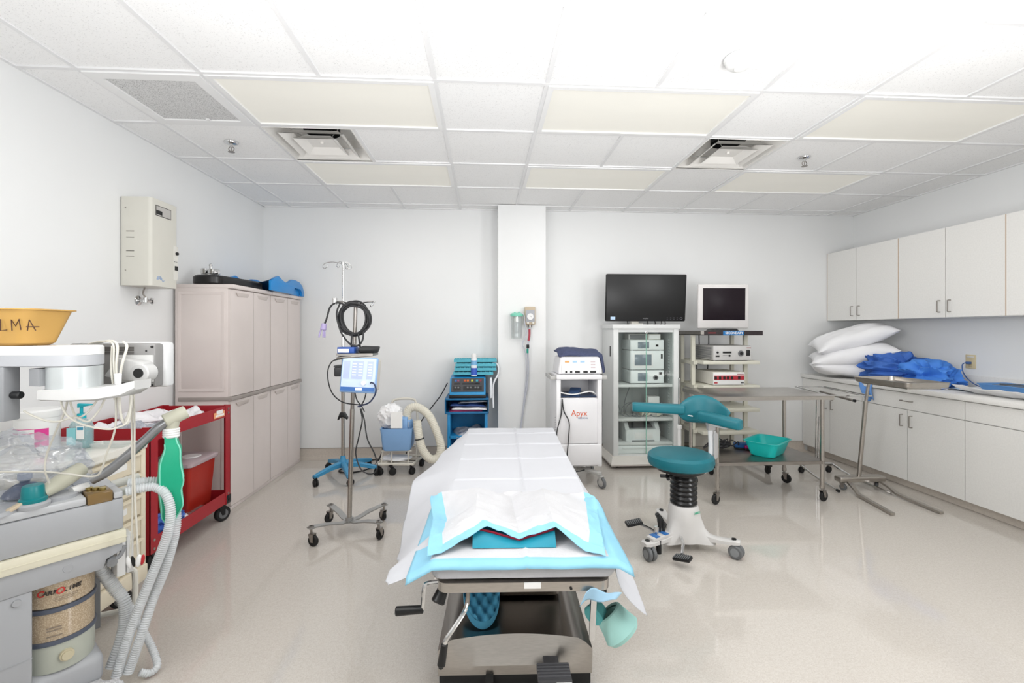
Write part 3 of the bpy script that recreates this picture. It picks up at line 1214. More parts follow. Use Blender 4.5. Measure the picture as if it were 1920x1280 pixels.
# printer
t = thing('printer', 'small pale printer on the lowest shelf of the glass cabinet', 'printer', (1.655, 4.66, .2335))
b = MB()
b.loft([rrect(.37, .30, .02, 0, 4, 0, .15), rrect(.375, .305, .02, .10, 4, 0, .15), rrect(.36, .30, .02, .125, 4, 0, .15)])
for sx in (-1, 1):
    b.prism([(0.0, .10), (.30, .10), (.30, .20), (.07, .185)], sx * .185, sx * .14, 'x', .006)
b.build('case', M_DEV, t)
b = MB()
b.box((0, .17, .15), (.28, .22, .006), .002, (R(18), 0, 0))
b.build('lid', mat('smoked_lid', '#55595d', .3), t)
panel(t, 'paper_tray', -.09, .10, .03, .095, M_WHITE, -.002)
panel(t, 'foot_slot', -.12, .12, .0, .014, M_GREYRUB, .001)

# large black monitor
t = thing('monitor', 'large black flat monitor standing on the glass-door cabinet', 'monitor', (1.71, 4.74, 1.4565))
tilt = R(5)
b = MB()
b.box((0, 0, .285), (.87, .035, .50), .014, (tilt, 0, 0), 3)
b.box((0, .035, .285), (.60, .05, .34), .02, (tilt, 0, 0), 3)
b.build('case', mat('glossy_black', '#111113', .35), t)
b = MB()
b.box((0, -.0175, .303), (.80, .003, .41), .001, (tilt, 0, 0))
sc = b.build('screen', M_SCREEN, t)
b = MB()
b.box((-.07, -.0 - .033 + .010, .055), (.05, .004, .034), .001, (tilt, 0, 0))
b.bm.free()
b = MB()
b.box((-.355, .0015, .068), (.05, .003, .03), 0, (tilt, 0, 0))
b.build('sticker', mat('sticker_blue_white', '#bcd4ec', .5), t)
text('stryker', .022, mat('silver_print', '#8c8c90', .4), t, (0.0, .0012, .066), (R(90) + tilt, 0, 0))
b = MB()
for k in range(8):
    b.box((.235 + (k % 4) * .036, .0018, .075 - (k // 4) * .017), (.013, .002, .005), 0, (tilt, 0, 0))
b.build('buttons', mat('button_grey', '#55555c', .4), t)
b = MB()
b.lathe([(.014, .0), (.014, .004), (.010, .004), (.010, .0)], (.385, .0025, .066), 18, (R(90) + tilt, 0, 0))
b.build('power_button', mat('button_ring', '#6a6a70', .3), t)
b = MB()
b.bx(-.16, -.04, -.03, .09, 0, .012, .004)
b.bx(-.14, -.06, .045, .085, .012, .10, .004)
b.build('foot', M_OFFW, t)
for x in (-.20, .02, .10, .17, .21):
    b = MB()
    b.tube([(x, .02, .07), (x + .012, .03, .03), (x + .03, .07, .006), (x + .05, .16, .005)], .005, 6)
    b.build('cable', M_LEAD, t)

# chrome pole with white sleeve in front of the cabinet
t = thing('sleeve_pole', 'chrome pole with a white lower sleeve, standing behind the teal stool', 'pole', (1.945, 4.44, 0))
b = MB()
b.cyl((0, 0, .02), (0, 0, .41), .019, seg=18)
b.cyl((0, 0, .41), (0, 0, .45), .026, seg=18, bev=.004)
b.build('sleeve', M_WHITE, t)
b = MB()
b.cyl((0, 0, .44), (0, 0, .92), .012, seg=16)
b.build('pole', M_CHROME, t)
b = MB()
b.lathe([(.10, 0), (.10, .012), (.03, .025), (.02, .03)], seg=28)
b.build('foot', M_WHITE, t)

# ---------------------------------------------------------------- open shelf stand with second monitor
M_SAND = mat('stand_cream', '#d6d4c6', .45, var=.02)
t = thing('equipment_stand', 'cream open-shelf equipment stand with a dark front strip, under the small white monitor', 'stand', (2.47, 4.66, 0))
for x in (-.283, .285):
    for y in (0, .26):
        b = MB()
        b.bx(x - .0175, x + .0175, y - .0175, y + .0175, .07, 1.345)
        b.build('post', M_SAND, t)
b = MB()
b.bx(-.30, .345, -.21, .32, 1.345, 1.352)
b.frame(-.30, .345, -.21, .32, .004, 1.345, 1.39)
b.build('top_shelf', M_STEELD, t)
b = MB()
b.bx(-.265, .345, -.2135, -.2101, 1.345, 1.389)
st = b.build('front_strip', mat('strip_dark', '#2e2527', .4), t)
panel(t, 'blue_sticker', -.07, .145, 1.345, 1.389, mat('sticker_blue', '#1f74b4', .4), -.2135, .0012, 0)
text('SECONDARY', .034, M_WHITE, t, (.045, -.2152, 1.367), sx=.92, bold=.0006)
panel(t, 'red_mark', -.225, -.145, 1.364, 1.374, mat('red_print', '#8f2a30', .5), -.2135, .001, 0)
for z in (1.085, .836, .60, .37):
    b = MB()
    b.bx(-.262, .33, -.19, .28, z - .035, z, .003)
    b.bx(-.301, -.262, -.06, .28, z - .045, z - .01)
    b.build('shelf', M_SAND, t)
b = MB()
for x in (-.283, .285):
    b.bx(x - .025, x + .025, -.42, .32, .07, .10, .004)
b.bx(-.283, .285, .24, .29, .07, .11, .004)
b.build('base_frame', M_BLACK, t)
for x in (-.283, .285):
    for y in (-.40, .30):
        caster(t, x, y, .033, .026, R(90), .075, fork=M_BLACK)
b = MB()
b.bx(-.20, .22, .20, .27, .12, .33, .004)
b.build('power_unit', M_OFFW, t)

t = thing('monitor', 'smaller white-framed monitor with a dark screen on the cream stand', 'monitor', (2.49, 4.62, 1.3905), R(-3))
b = MB()
b.box((0, 0, .255), (.535, .035, .46), .012, (R(1), 0, 0), 3)
b.box((-.01, .05, .255), (.46, .09, .38), .02, (R(1), 0, 0), 3)
b.build('case', mat('monitor_white', '#dddad9', .4), t)
b = MB()
b.box((.005, -.018, .278), (.445, .003, .335), .001, (R(1), 0, 0))
b.build('screen', mat('plum_screen', '#1b1119', .3, spec=.25), t)
b = MB()
b.prism([(-.13, 0), (.13, 0), (.10, .022), (-.10, .022)], -.09, .12, 'y', .004)
b.build('foot', M_BLACK, t)
b = MB()
b.box((-.13, -.0195, .467), (.16, .001, .006), 0, (R(1), 0, 0))
b.build('maker_strip', mat('dim_print', '#8f8f93', .5), t)

t = front_box('xenon_light_source', 'grey ribbed unit with a round dark port on the upper shelf of the cream stand', 'medical device', (2.51, 4.475, 1.0855), .40, .40, .155, M_DEVG)
panel(t, 'front_plate', -.198, .198, .006, .15, mat('device_silver', '#c9c8c6', .35))
b = MB()
for k in range(10):
    b.bx(-.203, -.199, .03, .38, .022 + k * .012, .027 + k * .012)
b.build('side_vents', M_GREYRUB, t)
knob(t, .09, .075, .032, M_GREYRUB, 'lamp_port')
knob(t, .09, .075, .017, M_BLACK, 'port_centre', .016)
panel(t, 'lever', .145, .185, .05, .11, M_BLACK, -.003)
knob(t, -.155, .085, .012, M_BLACK)
panel(t, 'readout', -.10, -.01, .075, .095, M_INK, -.003)
panel(t, 'socket', -.175, -.135, .04, .055, M_INK, -.003)
panel(t, 'slider', -.10, -.03, .052, .056, M_INK, -.003)
knob(t, -.03, .052, .011, M_BLACK, 'slider_knob')
panel(t, 'red_mark', .15, .195, .128, .134, mat('red_print', '#b03038'), -.003, .001, 0)

t = front_box('insufflator', 'flat pale unit with a red control band on the second shelf of the cream stand', 'medical device', (2.475, 4.475, .8365), .33, .38, .135, M_OFFW)
panel(t, 'front_plate', -.163, .163, .006, .13, M_WHITE)
rb = panel(t, 'red_band', -.155, .16, .055, .10, mat('control_red', '#b5303c', .4), -.003)
for k, x in enumerate((-.14, -.095, -.05, -.012, .03, .105)):
    b = MB()
    b.bx(x - .012, x + .012, -.0085, -.0055, .062, .092)
    b.build('window', M_INK, rb)
panel(t, 'foot_label', -.155, -.12, .02, .034, mat('control_red', '#b5303c'), -.003, .001, 0)
panel(t, 'maker_mark', .125, .155, .02, .03, M_INK, -.003, .001, 0)
panel(t, 'red_mark', .085, .155, .110, .116, mat('red_print', '#8f2a30'), -.003, .001, 0)
for i, (x0, x1, z) in enumerate(((2.36, 2.37, 1.34), (2.47, 2.50, 1.34))):
    b = MB()
    b.tube([(x0, 4.88, z), (x0 + .01, 4.90, 1.2), (x1, 4.955, 1.05), (x0 + .02, 4.955, .8), (x1, 4.955, .6), (x0, 4.955, .45)], .006, 7)
    tag(b.build('power_cord', M_LEAD), ['left black cord hanging behind the cream stand', 'right black cord hanging behind the cream stand'][i], 'cord', 'cords behind the cream stand')
# black clutter, blue and magenta cases at the back of the steel table's lower shelf
b = MB()
random.seed(11)
for k in range(6):
    cx, cy = 1.99 + .045 * k, 3.94 + .02 * math.sin(k * 2.1)
    rr = random.uniform(.03, .055)
    b.tube([(cx + rr * math.cos(a * PI / 3), cy + rr * .7 * math.sin(a * PI / 3), .3425 + .02 * k % .07 + .02 * (1 + math.sin(a * 1.7 + k))) for a in range(6)], .005, 6, n=4, closed=True)
b.lump((2.10, 3.95, .372), (.10, .05, .035), 3, .5, 2.5, 3, floor=-.8 * .035)
tag(b.build('cable_pile', M_LEAD), 'heap of black cables on the lower shelf of the steel table', 'cable', kind='stuff')
for i, (x, y, m, lb) in enumerate(((2.30, 3.95, mat('case_blue', '#1f5b9a', .5), 'flat blue pouch beside the black cables on the steel table shelf'),
                                   (2.365, 3.90, mat('case_magenta', '#b41f78', .5), 'magenta pouch next to the blue pouch on the steel table shelf'))):
    t = thing('pouch', lb, 'pouch', (x, y, .3355), R(-18), 'pouches on the lower shelf')
    b = MB()
    b.bx(-.06, .06, -.035, .035, .0, .012, .004)
    b.build('base', M_BLACK, t)
    b = MB()
    b.bx(-.06, .06, -.035, .035, .012, .038 + .012 * (1 - i), .008)
    b.build('cover', m, t)

# ---------------------------------------------------------------- generator cart beside the pillar
M_CARTW = mat('cart_white', '#e4e3e5', .38, var=.01)
t = thing('generator_cart', 'white generator cart on grey casters, with orange lettering, right of the pillar', 'cart', (.84, 4.0, 0))
b = MB()
b.bx(-.205, -.165, 0, .40, .18, .957, .006)
b.bx(.165, .205, 0, .40, .18, .957, .006)
b.bx(-.168, .168, .37, .40, .18, .957)
b.bx(-.168, .168, .02, .38, .775, .79)
b.bx(-.168, .168, .015, .38, .18, .205)
b.build('body', M_CARTW, t)
b = MB()
b.bx(-.166, .166, .005, .02, .385, .785, .003)
b.build('front_panel', M_CARTW, t)
b = MB()
b.bx(-.20, .20, -.006, .02, .19, .382, .018, 3)
b.build('lower_panel', M_CARTW, t)
b = MB()
b.bx(-.205, .205, -.012, .41, .957, .997, .006)
b.build('top', M_CARTW, t)
for s in (-1, 1):
    b = MB()
    b.bx(s * .205, s * .25, .02, .034, .955, .99, .003)
    b.bx(s * .205, s * .25, .33, .344, .955, .99, .003)
    b.bx(s * .245, s * .257, .02, .344, .955, .99, .003)
    b.build('side_handle', M_DEVG, t)
for k in range(14):
    pass
b = MB()
for k in range(16):
    b.cyl((-.2075, .06, .28 + k * .022), (-.2045, .06, .28 + k * .022), .004, seg=8)
b.build('vent_holes', M_GREYRUB, t)
b = MB()
b.bx(-.17, .17, .03, .36, .80, .803)
b.box((-.02, .10, .83), (.10, .12, .05), .01, (R(18), 0, R(-20)))
b.build('stored_tray', mat('dark_blue_plastic', '#31476a', .4), t)
b = MB()
b.tube([(-.17, .035, .84), (-.05, .03, .82), (.10, .035, .845), (.165, .05, .82)], .006, 8)
b.build('stored_cable', M_WHITE, t)
text('Apyx', .075, mat('orange_print', '#d9623a', .5), t, (0.0, .0035, .655), sx=.92)
text('MEDICAL', .022, mat('slate_print', '#7a86a6', .5), t, (.035, .0035, .612))
b = MB()
b.bx(-.17, .17, .05, .36, .12, .18, .01)
b.bm.free()
b = MB()
b.cyl((0, .2, .10), (0, .2, .19), .05, seg=20)
for a in (-52, 52, 128, 232):
    dx, dy = .32 * math.cos(R(a)), .32 * math.sin(R(a))
    b.box((dx * .45, .2 + dy * .45, .125), (.30, .05, .03), .008, (0, 0, R(a)))
b.build('base', M_DEVG, t)
for a, sgn in ((-52, 1), (52, 1), (128, -1), (232, -1)):
    dx, dy = .29 * math.cos(R(a)), .29 * math.sin(R(a))
    caster(t, dx, .2 + dy, .05, .026, R(-60), .125, fork=M_DEVG, wheel=M_GREYRUB, hub=M_DEVG)
b = MB()
b.tube([(-.155, -.004, .79), (-.165, -.012, .65), (-.205, -.03, .50), (-.20, -.03, .36), (-.16, -.03, .22), (-.10, -.02, .15), (.0, .02, .135), (.06, .06, .135)], .005, 8)
b.tube([(-.155, -.004, .79), (-.14, -.014, .68), (-.095, -.02, .58), (-.10, -.022, .45), (-.115, -.022, .25), (-.10, -.02, .15)], .005, 8)
b.build('cord', M_LEAD, t)

t = thing('electrosurgical_generator', 'white electrosurgical generator on the white cart, half covered by a navy towel', 'medical device', (.86, 4.04, .9975))
b = MB()
b.loft([rrect(.40, .34, .012, .006, 3, 0, .18), rrect(.395, .34, .012, .06, 3, 0, .18), rrect(.36, .33, .02, .15, 3, 0, .18), rrect(.33, .31, .02, .158, 3, 0, .18)])
for sx in (-.15, .15):
    for y in (.05, .3):
        b.cyl((sx, y, 0), (sx, y, .008), .012, seg=10)
b.build('housing', M_CARTW, t)
b = MB()
b.box((0, .012, .076), (.345, .012, .125), .006, (R(-6), 0, 0))
b.build('front_face', M_WHITE, t)
for x, m in ((-.12, mat('readout_amber', '#d9a05a', .4)), (-.05, mat('readout_blue', '#9fc4e0', .4)), (.02, mat('readout_blue', '#9fc4e0'))):
    b = MB()
    b.box((x, .0085, .115), (.04, .003, .016), 0, (R(-6), 0, 0))
    b.build('readout', m, t)
for k in range(6):
    b = MB()
    b.box((.115, .0085 - .0016 * (k // 2), .113 - (k // 2) * .025), (.042 if k % 2 else .03, .003, .010), 0, (R(-6), 0, 0))
    if k % 2:
        b.build('key_row', mat('key_pink_grey', '#c9b9bd', .5), t)
    else:
        b.bm.free()
for x, wd in ((-.13, .018), (-.085, .022), (-.028, .045), (.045, .042), (.115, .055)):
    b = MB()
    b.box((x, .0025, .024), (wd, .008, .018), .003, (R(-6), 0, 0))
    b.build('socket', M_INK, t)
# navy towel draped over generator
b = MB()


def towel(u, v):
    x = -.19 + u * .47
    y = .03 + v * .30
    z = .1715 + .05 * math.sin(min(1, v * 1.6) * PI * .55) + .012 * noise.noise(Vector((u * 5, v * 4, 2))) + .01 * math.sin(u * 7)
    if u > .80:
        k = (u - .80) / .20
        x = .19 + .02 * math.sin(v * 9) + k * .028
        z -= .165 * k
    if v < .10:
        z -= (0.10 - v) * .12
    if u < .1:
        z -= (.1 - u) * .25
    return Vector((x, y, max(z, .163 if u < .78 else .012)))


b.grid(towel, 40, 26)
o = b.build('towel', mat('navy_towel', '#484f6c', .95, var=.12, scale=60, bump=.6, bscale=180, stretch=(1, 1, 1)), None, solid=.012)
o.location = (.86, 4.04, .9975)
tag(o, 'folded navy towel draped over the white generator', 'towel')

# ---------------------------------------------------------------- suction canister on the pillar
t = thing('suction_canister', 'clear suction canister with a green lid hanging on the white pillar', 'canister', (.337, 4.782, 1.305))
b = MB()
b.lathe([(.052, 0), (.056, .01), (.062, .235), (.062, .24), (.060, .24), (.054, .012), (.0, .006)], seg=30, cap0=True, cap1=False)
b.build('jar', M_CLEAR, t)
b = MB()
b.lathe([(.066, .236), (.068, .242), (.068, .258), (.05, .272), (.0, .276)], seg=30)
b.cyl((.03, 0, .272), (.03, 0, .285), .010, seg=12)
b.cyl((-.02, 0, .272), (-.02, 0, .282), .010, seg=12)
b.build('lid', mat('mint_plastic', '#7fd0b8', .35), t)
b = MB()
b.bx(-.03, .03, .058, .072, .17, .235, .003)
b.build('bracket', M_OFFW, t)
b = MB()
b.bx(-.03, .03, -.0632, -.060, .06, .18)
b.build('scale_label', M_CLEAR, t)
t = thing('suction_regulator', 'beige wall suction regulator with a round white gauge on the pillar', 'regulator', (.48, 4.855, 1.455))
b = MB()
b.bx(-.055, .055, -.07, 0, 0, .19, .008)
b.build('housing', mat('regulator_tan', '#c5b49c', .45), t)
b = MB()
b.bx(-.048, .048, -.074, -.068, .025, .155, .003)
b.build('face_plate', mat('regulator_grey', '#a8aab0', .4), t)
b = MB()
b.cyl((0, -.072, .085), (0, -.088, .085), .034, seg=28)
b.build('gauge', M_WHITE, t)
b = MB()
b.box((.004, -.0885, .087), (.022, .001, .002), 0, (0, R(40), 0))
b.build('gauge_needle', M_INK, t)
for x in (-.025, .03):
    b = MB()
    b.cyl((x, -.07, .018), (x, -.095, .018), .011, seg=14)
    b.build('knob', M_OFFW, t)
b = MB()
b.cyl((0, -.035, -.03), (0, -.035, .002), .022, seg=16)
b.build('outlet_fitting', M_STEELD, t)
b = MB()
M_TUBE = mat('pale_tube', '#c9ccd6', .3, alpha=.85)
b.tube([(.475, 4.81, 1.42), (.47, 4.80, 1.32), (.455, 4.80, 1.18), (.462, 4.815, 1.0), (.45, 4.82, .80), (.41, 4.82, .55), (.385, 4.81, .36), (.37, 4.79, .15), (.36, 4.72, .012)], .010, 10)
t = b.build('suction_tubing', M_TUBE)
tag(t, 'long pale tubing hanging from the regulator down the pillar', 'tube')
b = MB()
b.tube([(.475, 4.808, 1.405), (.472, 4.79, 1.34), (.462, 4.785, 1.285)], .0115, 10)
b.build('red_sleeve', mat('red_sleeve', '#a83a4a', .4), t)
b = MB()
b.tube([(.455, 4.783, 1.245), (.455, 4.783, 1.205)], .015, 10, smooth=False)
b.build('connector', M_BLACK, t)
b = MB()
b.tube([(.452, 4.783, 1.20), (.452, 4.785, 1.155)], .011, 10, smooth=False)
b.build('green_tip', mat('green_tip', '#1d9a86', .4), t)
b = MB()
b.tube([(.35, 4.79, 1.585), (.41, 4.76, 1.56), (.42, 4.77, 1.48), (.44, 4.79, 1.36), (.40, 4.79, 1.25), (.43, 4.80, 1.15), (.44, 4.82, .9), (.40, 4.825, .5), (.37, 4.815, .3)], .006, 8)
tag(b.build('suction_tubing', M_TUBE), 'thinner tube looping from the green canister lid', 'tube')
# ---------------------------------------------------------------- blue cart left of the pillar
M_CBLUE = mat('cart_blue', '#1e84bd', .45, var=.04)
t = thing('device_cart', 'bright blue narrow cart with open compartments, against the wall left of the pillar', 'cart', (-.175, 4.66, 0))
b = MB()
W = .205
for x0, x1 in ((-W + .0, -W + .03), (W - .03, W)):
    b.bx(x0, x1, 0, .38, .02, .56, .003)
b.bx(-W + .02, W - .02, .36, .38, .02, .56)
for z in (.03, .29):
    b.bx(-W + .02, W - .02, 0, .37, z, z + .03, .002)
b.build('body', M_CBLUE, t)
b = MB()
b.bx(-W - .025, W + .012, -.02, .39, .545, .562, .002)
b.bx(-W - .025, W + .012, -.02, .39, .685, .70, .002)
b.bx(-W - .025, -W - .015, -.02, .39, .55, .69)
b.bx(W + .002, W + .012, -.02, .39, .55, .69)
b.bx(-W - .02, W + .01, .37, .39, .55, .69)
b.build('upper_bay', mat('bay_blue', '#1a6a9c', .45), t)
b = MB()
b.bx(-W - .02, -W + .0, -.01, .38, .56, .565)
b.bm.free()
for sx in (-.17, .17):
    for y in (.05, .33):
        b = MB()
        b.cyl((sx, y, 0), (sx, y, .022), .02, seg=12)
        b.build('foot', M_BLACK, t)


def packet(name, label, loc, sc, rot, m, seed, group, cat='packet'):
    b = MB()
    b.grid(lambda u, v: Vector(((u - .5) * sc[0], (v - .5) * sc[1], sc[2] * (.5 + .8 * noise.noise(Vector((u * 4 + seed, v * 4, seed * 3.0)))) * (1 - (2 * abs(u - .5)) ** 6) * (1 - (2 * abs(v - .5)) ** 6))), 14, 12)
    o = b.build(name, m, None, angle=28, solid=.004)
    o.location = loc
    o.rotation_euler = rot
    return tag(o, label, cat, group)


M_FOIL = glassy('packet_film', '#e8ecf4', .18, .12, '#cfd4de', .45)
M_PK_BLUE = mat('packet_blue', '#35508c', .35, var=.2, scale=25)
M_PK_RED = mat('packet_plum', '#8c2f5c', .35, var=.2, scale=25)
g = 'packets in the upper bay of the blue cart'
packet('sealed_packet', 'plum packet at the bottom of the upper bay of the blue cart', (-.20, 4.80, .566), (.34, .26, .02), (0, 0, .05), M_PK_RED, 1, g)
packet('sealed_packet', 'white packet above the plum one in the blue cart', (-.15, 4.79, .594), (.36, .26, .02), (R(3), 0, -.06), M_PAPER, 2, g)
packet('sealed_packet', 'dark blue packet on top in the upper bay of the blue cart', (-.18, 4.80, .625), (.36, .26, .024), (R(2), R(2), .08), M_PK_BLUE, 3, g)
packet('sealed_packet', 'clear film packet slipping forward on the top of the blue cart bay', (-.12, 4.79, .652), (.30, .25, .016), (R(-3), R(-3), .0), M_FOIL, 4, g)
packet('sealed_packet', 'clear packets lying on the lower shelf of the blue cart', (-.17, 4.80, .334), (.30, .24, .05), (R(8), R(-8), .2), M_FOIL, 5, 'packets on the lower shelf of the blue cart')
packet('sealed_packet', 'dark packet under the clear ones on the lower shelf of the blue cart', (-.13, 4.82, .324), (.28, .22, .02), (0, 0, -.2), M_PK_BLUE, 6, 'packets on the lower shelf of the blue cart')

t = thing('stimulator_unit', 'blue sloping device with a dark panel of coloured keys, on top of the blue cart', 'medical device', (-.175, 4.665, .7005))
b = MB()
b.prism([(0, .0), (.33, 0), (.33, .22), (.10, .20), (0.0, .05)], -.185, .185, 'x', .012)
b.build('housing', mat('device_blue', '#2a90c8', .4), t)
slope = math.atan2(.15, .10)
M_PAN = mat('panel_charcoal', '#45464a', .4)
C0 = Vector((0, .05, .125))
nrm = Vector((0, -math.sin(slope), math.cos(slope)))


def onpanel(x, s, w_, h_, m, name, th=.004):
    b = MB()
    c = C0 + Vector((x, s * math.cos(slope), s * math.sin(slope))) + nrm * (th * .5 + .0005)
    b.box(c, (w_, h_, th), 0, (slope, 0, 0))
    return b.build(name, m, t)


onpanel(0, .003, .335, .155, M_PAN, 'control_panel', .006)
for x, c in ((-.125, '#3a6fb0'), (-.098, '#8a4a66'), (-.03, '#c2572e'), (.0, '#d2702e'), (.045, '#b9b83a'), (.095, '#3a9ab0'), (.13, '#8a3a4a')):
    onpanel(x, .052, .022, .022, mat('key_' + c[1:], c, .4), 'key', .010)
for x0, s, wd in ((-.11, .018, .06), (.03, .018, .17), (.10, .018, .05)):
    onpanel(x0, s, wd, .016, mat('panel_dark', '#26272a', .4), 'readout', .009)
for x0, wd in ((-.11, .075), (.05, .19)):
    onpanel(x0, -.035, wd, .045, mat('panel_dark', '#26272a'), 'socket_plate', .009)
for x in (-.125, -.095, .0, .03, .08, .11):
    onpanel(x, -.03, .018, .018, M_GREYRUB, 'socket', .014)
b = MB()
b.bx(-.187, .187, -.004, .01, .0, .035, .003)
b.build('front_lip', M_BLACK, t)

# egg-crate foam pads
M_FOAM = mat('teal_foam', '#5cb2c4', .9, var=.05, bump=.3, bscale=300)


def eggcrate(b, w_, d_, th, nx, ny, amp, M=None):
    M = M or Matrix.Identity(4)
    a, c = nx * 6, ny * 6

    def top(u, v):
        x, y = (u - .5) * w_, (v - .5) * d_
        return M @ Vector((x, y, th + amp * math.sin(u * nx * 2 * PI) * math.sin(v * ny * 2 * PI)))
    b.grid(top, a, c)
    b.grid(lambda u, v: M @ Vector(((u - .5) * w_, (v - .5) * d_, 0)), 1, 1)
    for e in range(4):
        def sf(u, v):
            uu, vv = [(u, 0), (u, 1), (0, u), (1, u)][e]
            p = top(uu, vv)
            q = M @ Vector(((uu - .5) * w_, (vv - .5) * d_, 0))
            return q.lerp(p, v)
        b.grid(sf, a if e < 2 else c, 1)


for i, (z, wd, dx, lb) in enumerate(((.9255, .42, .0, 'lowest teal egg-crate foam pad stacked behind the blue device'),
                                     (.9705, .44, .02, 'second teal egg-crate foam pad from the bottom of the stack'),
                                     (1.0155, .43, .03, 'third teal egg-crate foam pad from the bottom of the stack'),
                                     (1.0605, .45, .02, 'top teal egg-crate foam pad of the stack behind the spray can'))):
    b = MB()
    eggcrate(b, wd, .20, .030, 9, 4, .009)
    o = b.build('foam_pad', M_FOAM, None, angle=50)
    o.location = (-.12 + dx, 4.895, z)
    o.rotation_euler = (0, 0, [0, .03, -.02, .02][i])
    tag(o, lb, 'foam', 'egg-crate foam pads on the blue cart')

t = thing('spray_can', 'white and blue aerosol can standing on the blue device', 'spray can', (-.112, 4.80, .9155))
b = MB()
b.lathe([(.0, 0), (.031, 0), (.033, .004), (.033, .175), (.028, .188)], seg=28)
b.build('can', mat('can_white', '#e8eef4', .3), t)
b = MB()
b.lathe([(.0336, .012), (.0336, .085)], seg=28, cap0=False, cap1=False)
b.build('blue_band', mat('can_blue', '#3f62c4', .3), t)
b = MB()
b.lathe([(.0336, .115), (.0336, .165)], seg=28, cap0=False, cap1=False)
b.build('light_blue_band', mat('can_lightblue', '#7fb6e0', .3), t)
b = MB()
b.lathe([(.030, .186), (.029, .22), (.024, .235), (.0, .237)], seg=24)
b.build('cap', M_WHITE, t)
b = MB()
b.tube([(.06, 4.86, 1.03), (.11, 4.83, 1.05), (.145, 4.81, 1.01), (.14, 4.80, .93), (.10, 4.75, .86), (.085, 4.70, .78), (.09, 4.66, .60)], .009, 8)
tag(b.build('breathing_tube', mat('white_tube', '#e4e6ea', .35)), 'white tube curling down the right side of the blue cart', 'tube')
b = MB()
b.bx(.055, .075, 4.66, 4.98, .70, .90, .003)
o = b.build('chart_folder', mat('white_board', '#dfe3e8', .5))
o.location = (0, 0, .0005)
tag(o, 'white folder standing at the right of the blue device', 'folder')
b = MB()
b.tube([(-.40, 4.92, .83), (-.47, 4.94, .70), (-.56, 4.95, .58), (-.66, 4.97, .45), (-.80, 4.98, .22), (-.86, 4.98, .012)], .006, 8)
tag(b.build('power_cord', M_LEAD), 'black cord running down the back wall to the left of the blue cart', 'cord')

# ---------------------------------------------------------------- patient warming unit
M_WARM = mat('warmer_blue', '#86aedb', .42, var=.02)
M_WIRE = mat('white_wire', '#dcd7cc', .4)
t = thing('warming_cart', 'small cream wire cart on black casters holding the blue warming unit', 'cart', (-.84, 4.55, 0))
b = MB()
b.tube([(-.20, -.10, .105), (.15, -.12, .105), (.21, .18, .105), (-.16, .20, .105)], .014, 10, smooth=False, closed=True)
for x, y in ((-.155, -.06), (-.06, -.07), (.10, -.08), (.15, .10)):
    b.tube([(x, y - .03, .11), (x, y, .235)], .005, 6, smooth=False)
b.tube([(-.155, -.08, .225), (.13, -.09, .225), (.16, .15, .225), (-.13, .16, .225)], .006, 8, smooth=False, closed=True)
for k in range(4):
    b.tube([(-.18 + .02 * k, -.06 + k * .07, .112), (.16 + .013 * k, -.06 + k * .07, .112)], .004, 6, smooth=False)
b.build('wire_frame', M_WIRE, t)
b = MB()
b.tube([(-.13, .19, .10), (-.135, .21, .45), (-.12, .235, .64), (-.06, .24, .68), (.08, .24, .68), (.125, .235, .64), (.145, .21, .45), (.15, .19, .10)], .012, 10, n=6)
b.build('push_handle', M_WIRE, t)
for x, y in ((-.18, -.09), (-.06, -.11), (.13, -.11), (.19, .15), (-.14, .19)):
    caster(t, x, y, .034, .017, R(20 + x * 300), .10, fork=M_BLACK, twin=True)
b = MB()
b.lump((-.03, .0, .135), (.15, .09, .026), 21, .15, 1.6, 4, ridged=False, floor=-.018)
b.build('folded_sheet', M_PAPER, t)
t = thing('warming_unit', 'light blue patient warming unit with a cream hose, on the wire cart', 'medical device', (-.85, 4.55, .2325))
b = MB()
b.loft([rrect(.25, .22, .03, 0, 5), rrect(.27, .24, .03, .02, 5), rrect(.31, .26, .03, .20, 5), rrect(.315, .265, .03, .215, 5), rrect(.29, .24, .03, .215, 5), rrect(.28, .23, .03, .16, 5)])
b.build('housing', M_WARM, t)
b = MB()
b.prism([(-.09, .08), (.02, .08), (.03, .30), (-.03, .32), (-.08, .30)], .02, .10, 'x', .01)
b.lathe([(.055, .16), (.055, .27), (.045, .285)], (.085, .0, 0), 24)
b.build('blower_head', M_WARM, t)
b = MB()
b.bx(.065, .105, -.0575, -.055, .215, .265)
b.build('label', M_LABEL, t)
b = MB()
b.hose([(.085, 0, .28), (.085, -.005, .34), (.12, -.01, .395), (.20, -.02, .40), (.30, -.05, .33), (.38, -.08, .18), (.425, -.10, .04), (.405, -.12, -.06), (.33, -.14, -.075), (.26, -.13, -.0), (.225, -.12, .10), (.205, -.11, .20), (.195, -.10, .29)], .040, .016, .07, 16)
b.build('hose', mat('hose_cream', '#ddd9cb', .6), t)
b = MB()
b.ringt((.222, -.12, .115), .0405, .006, (R(-4), R(-12), 0), 28, 8)
b.build('hose_clip', M_BLACK, t)
b = MB()
b.lump((-.07, .0, .31), (.12, .09, .12), 31, .4, 1.8, 4, floor=-.10)
o = b.build('white_wrap', M_PAPER, None, angle=28)
o.location = (-.85, 4.55, .2325)
tag(o, 'bunched white paper cover stuffed in the blue warming unit', 'cover')
t = thing('paper_notice', 'white paper card hanging on the front of the warming unit', 'card', (-.845, 4.425, .455))
b = MB()
b.bx(-.055, .055, -.005, -.002, 0, .155)
b.build('card', M_LABEL, t)
b = MB()
b.bx(-.145, -.125, .12, .14, .12, .17, .002)
b.bm.free()
b = MB()
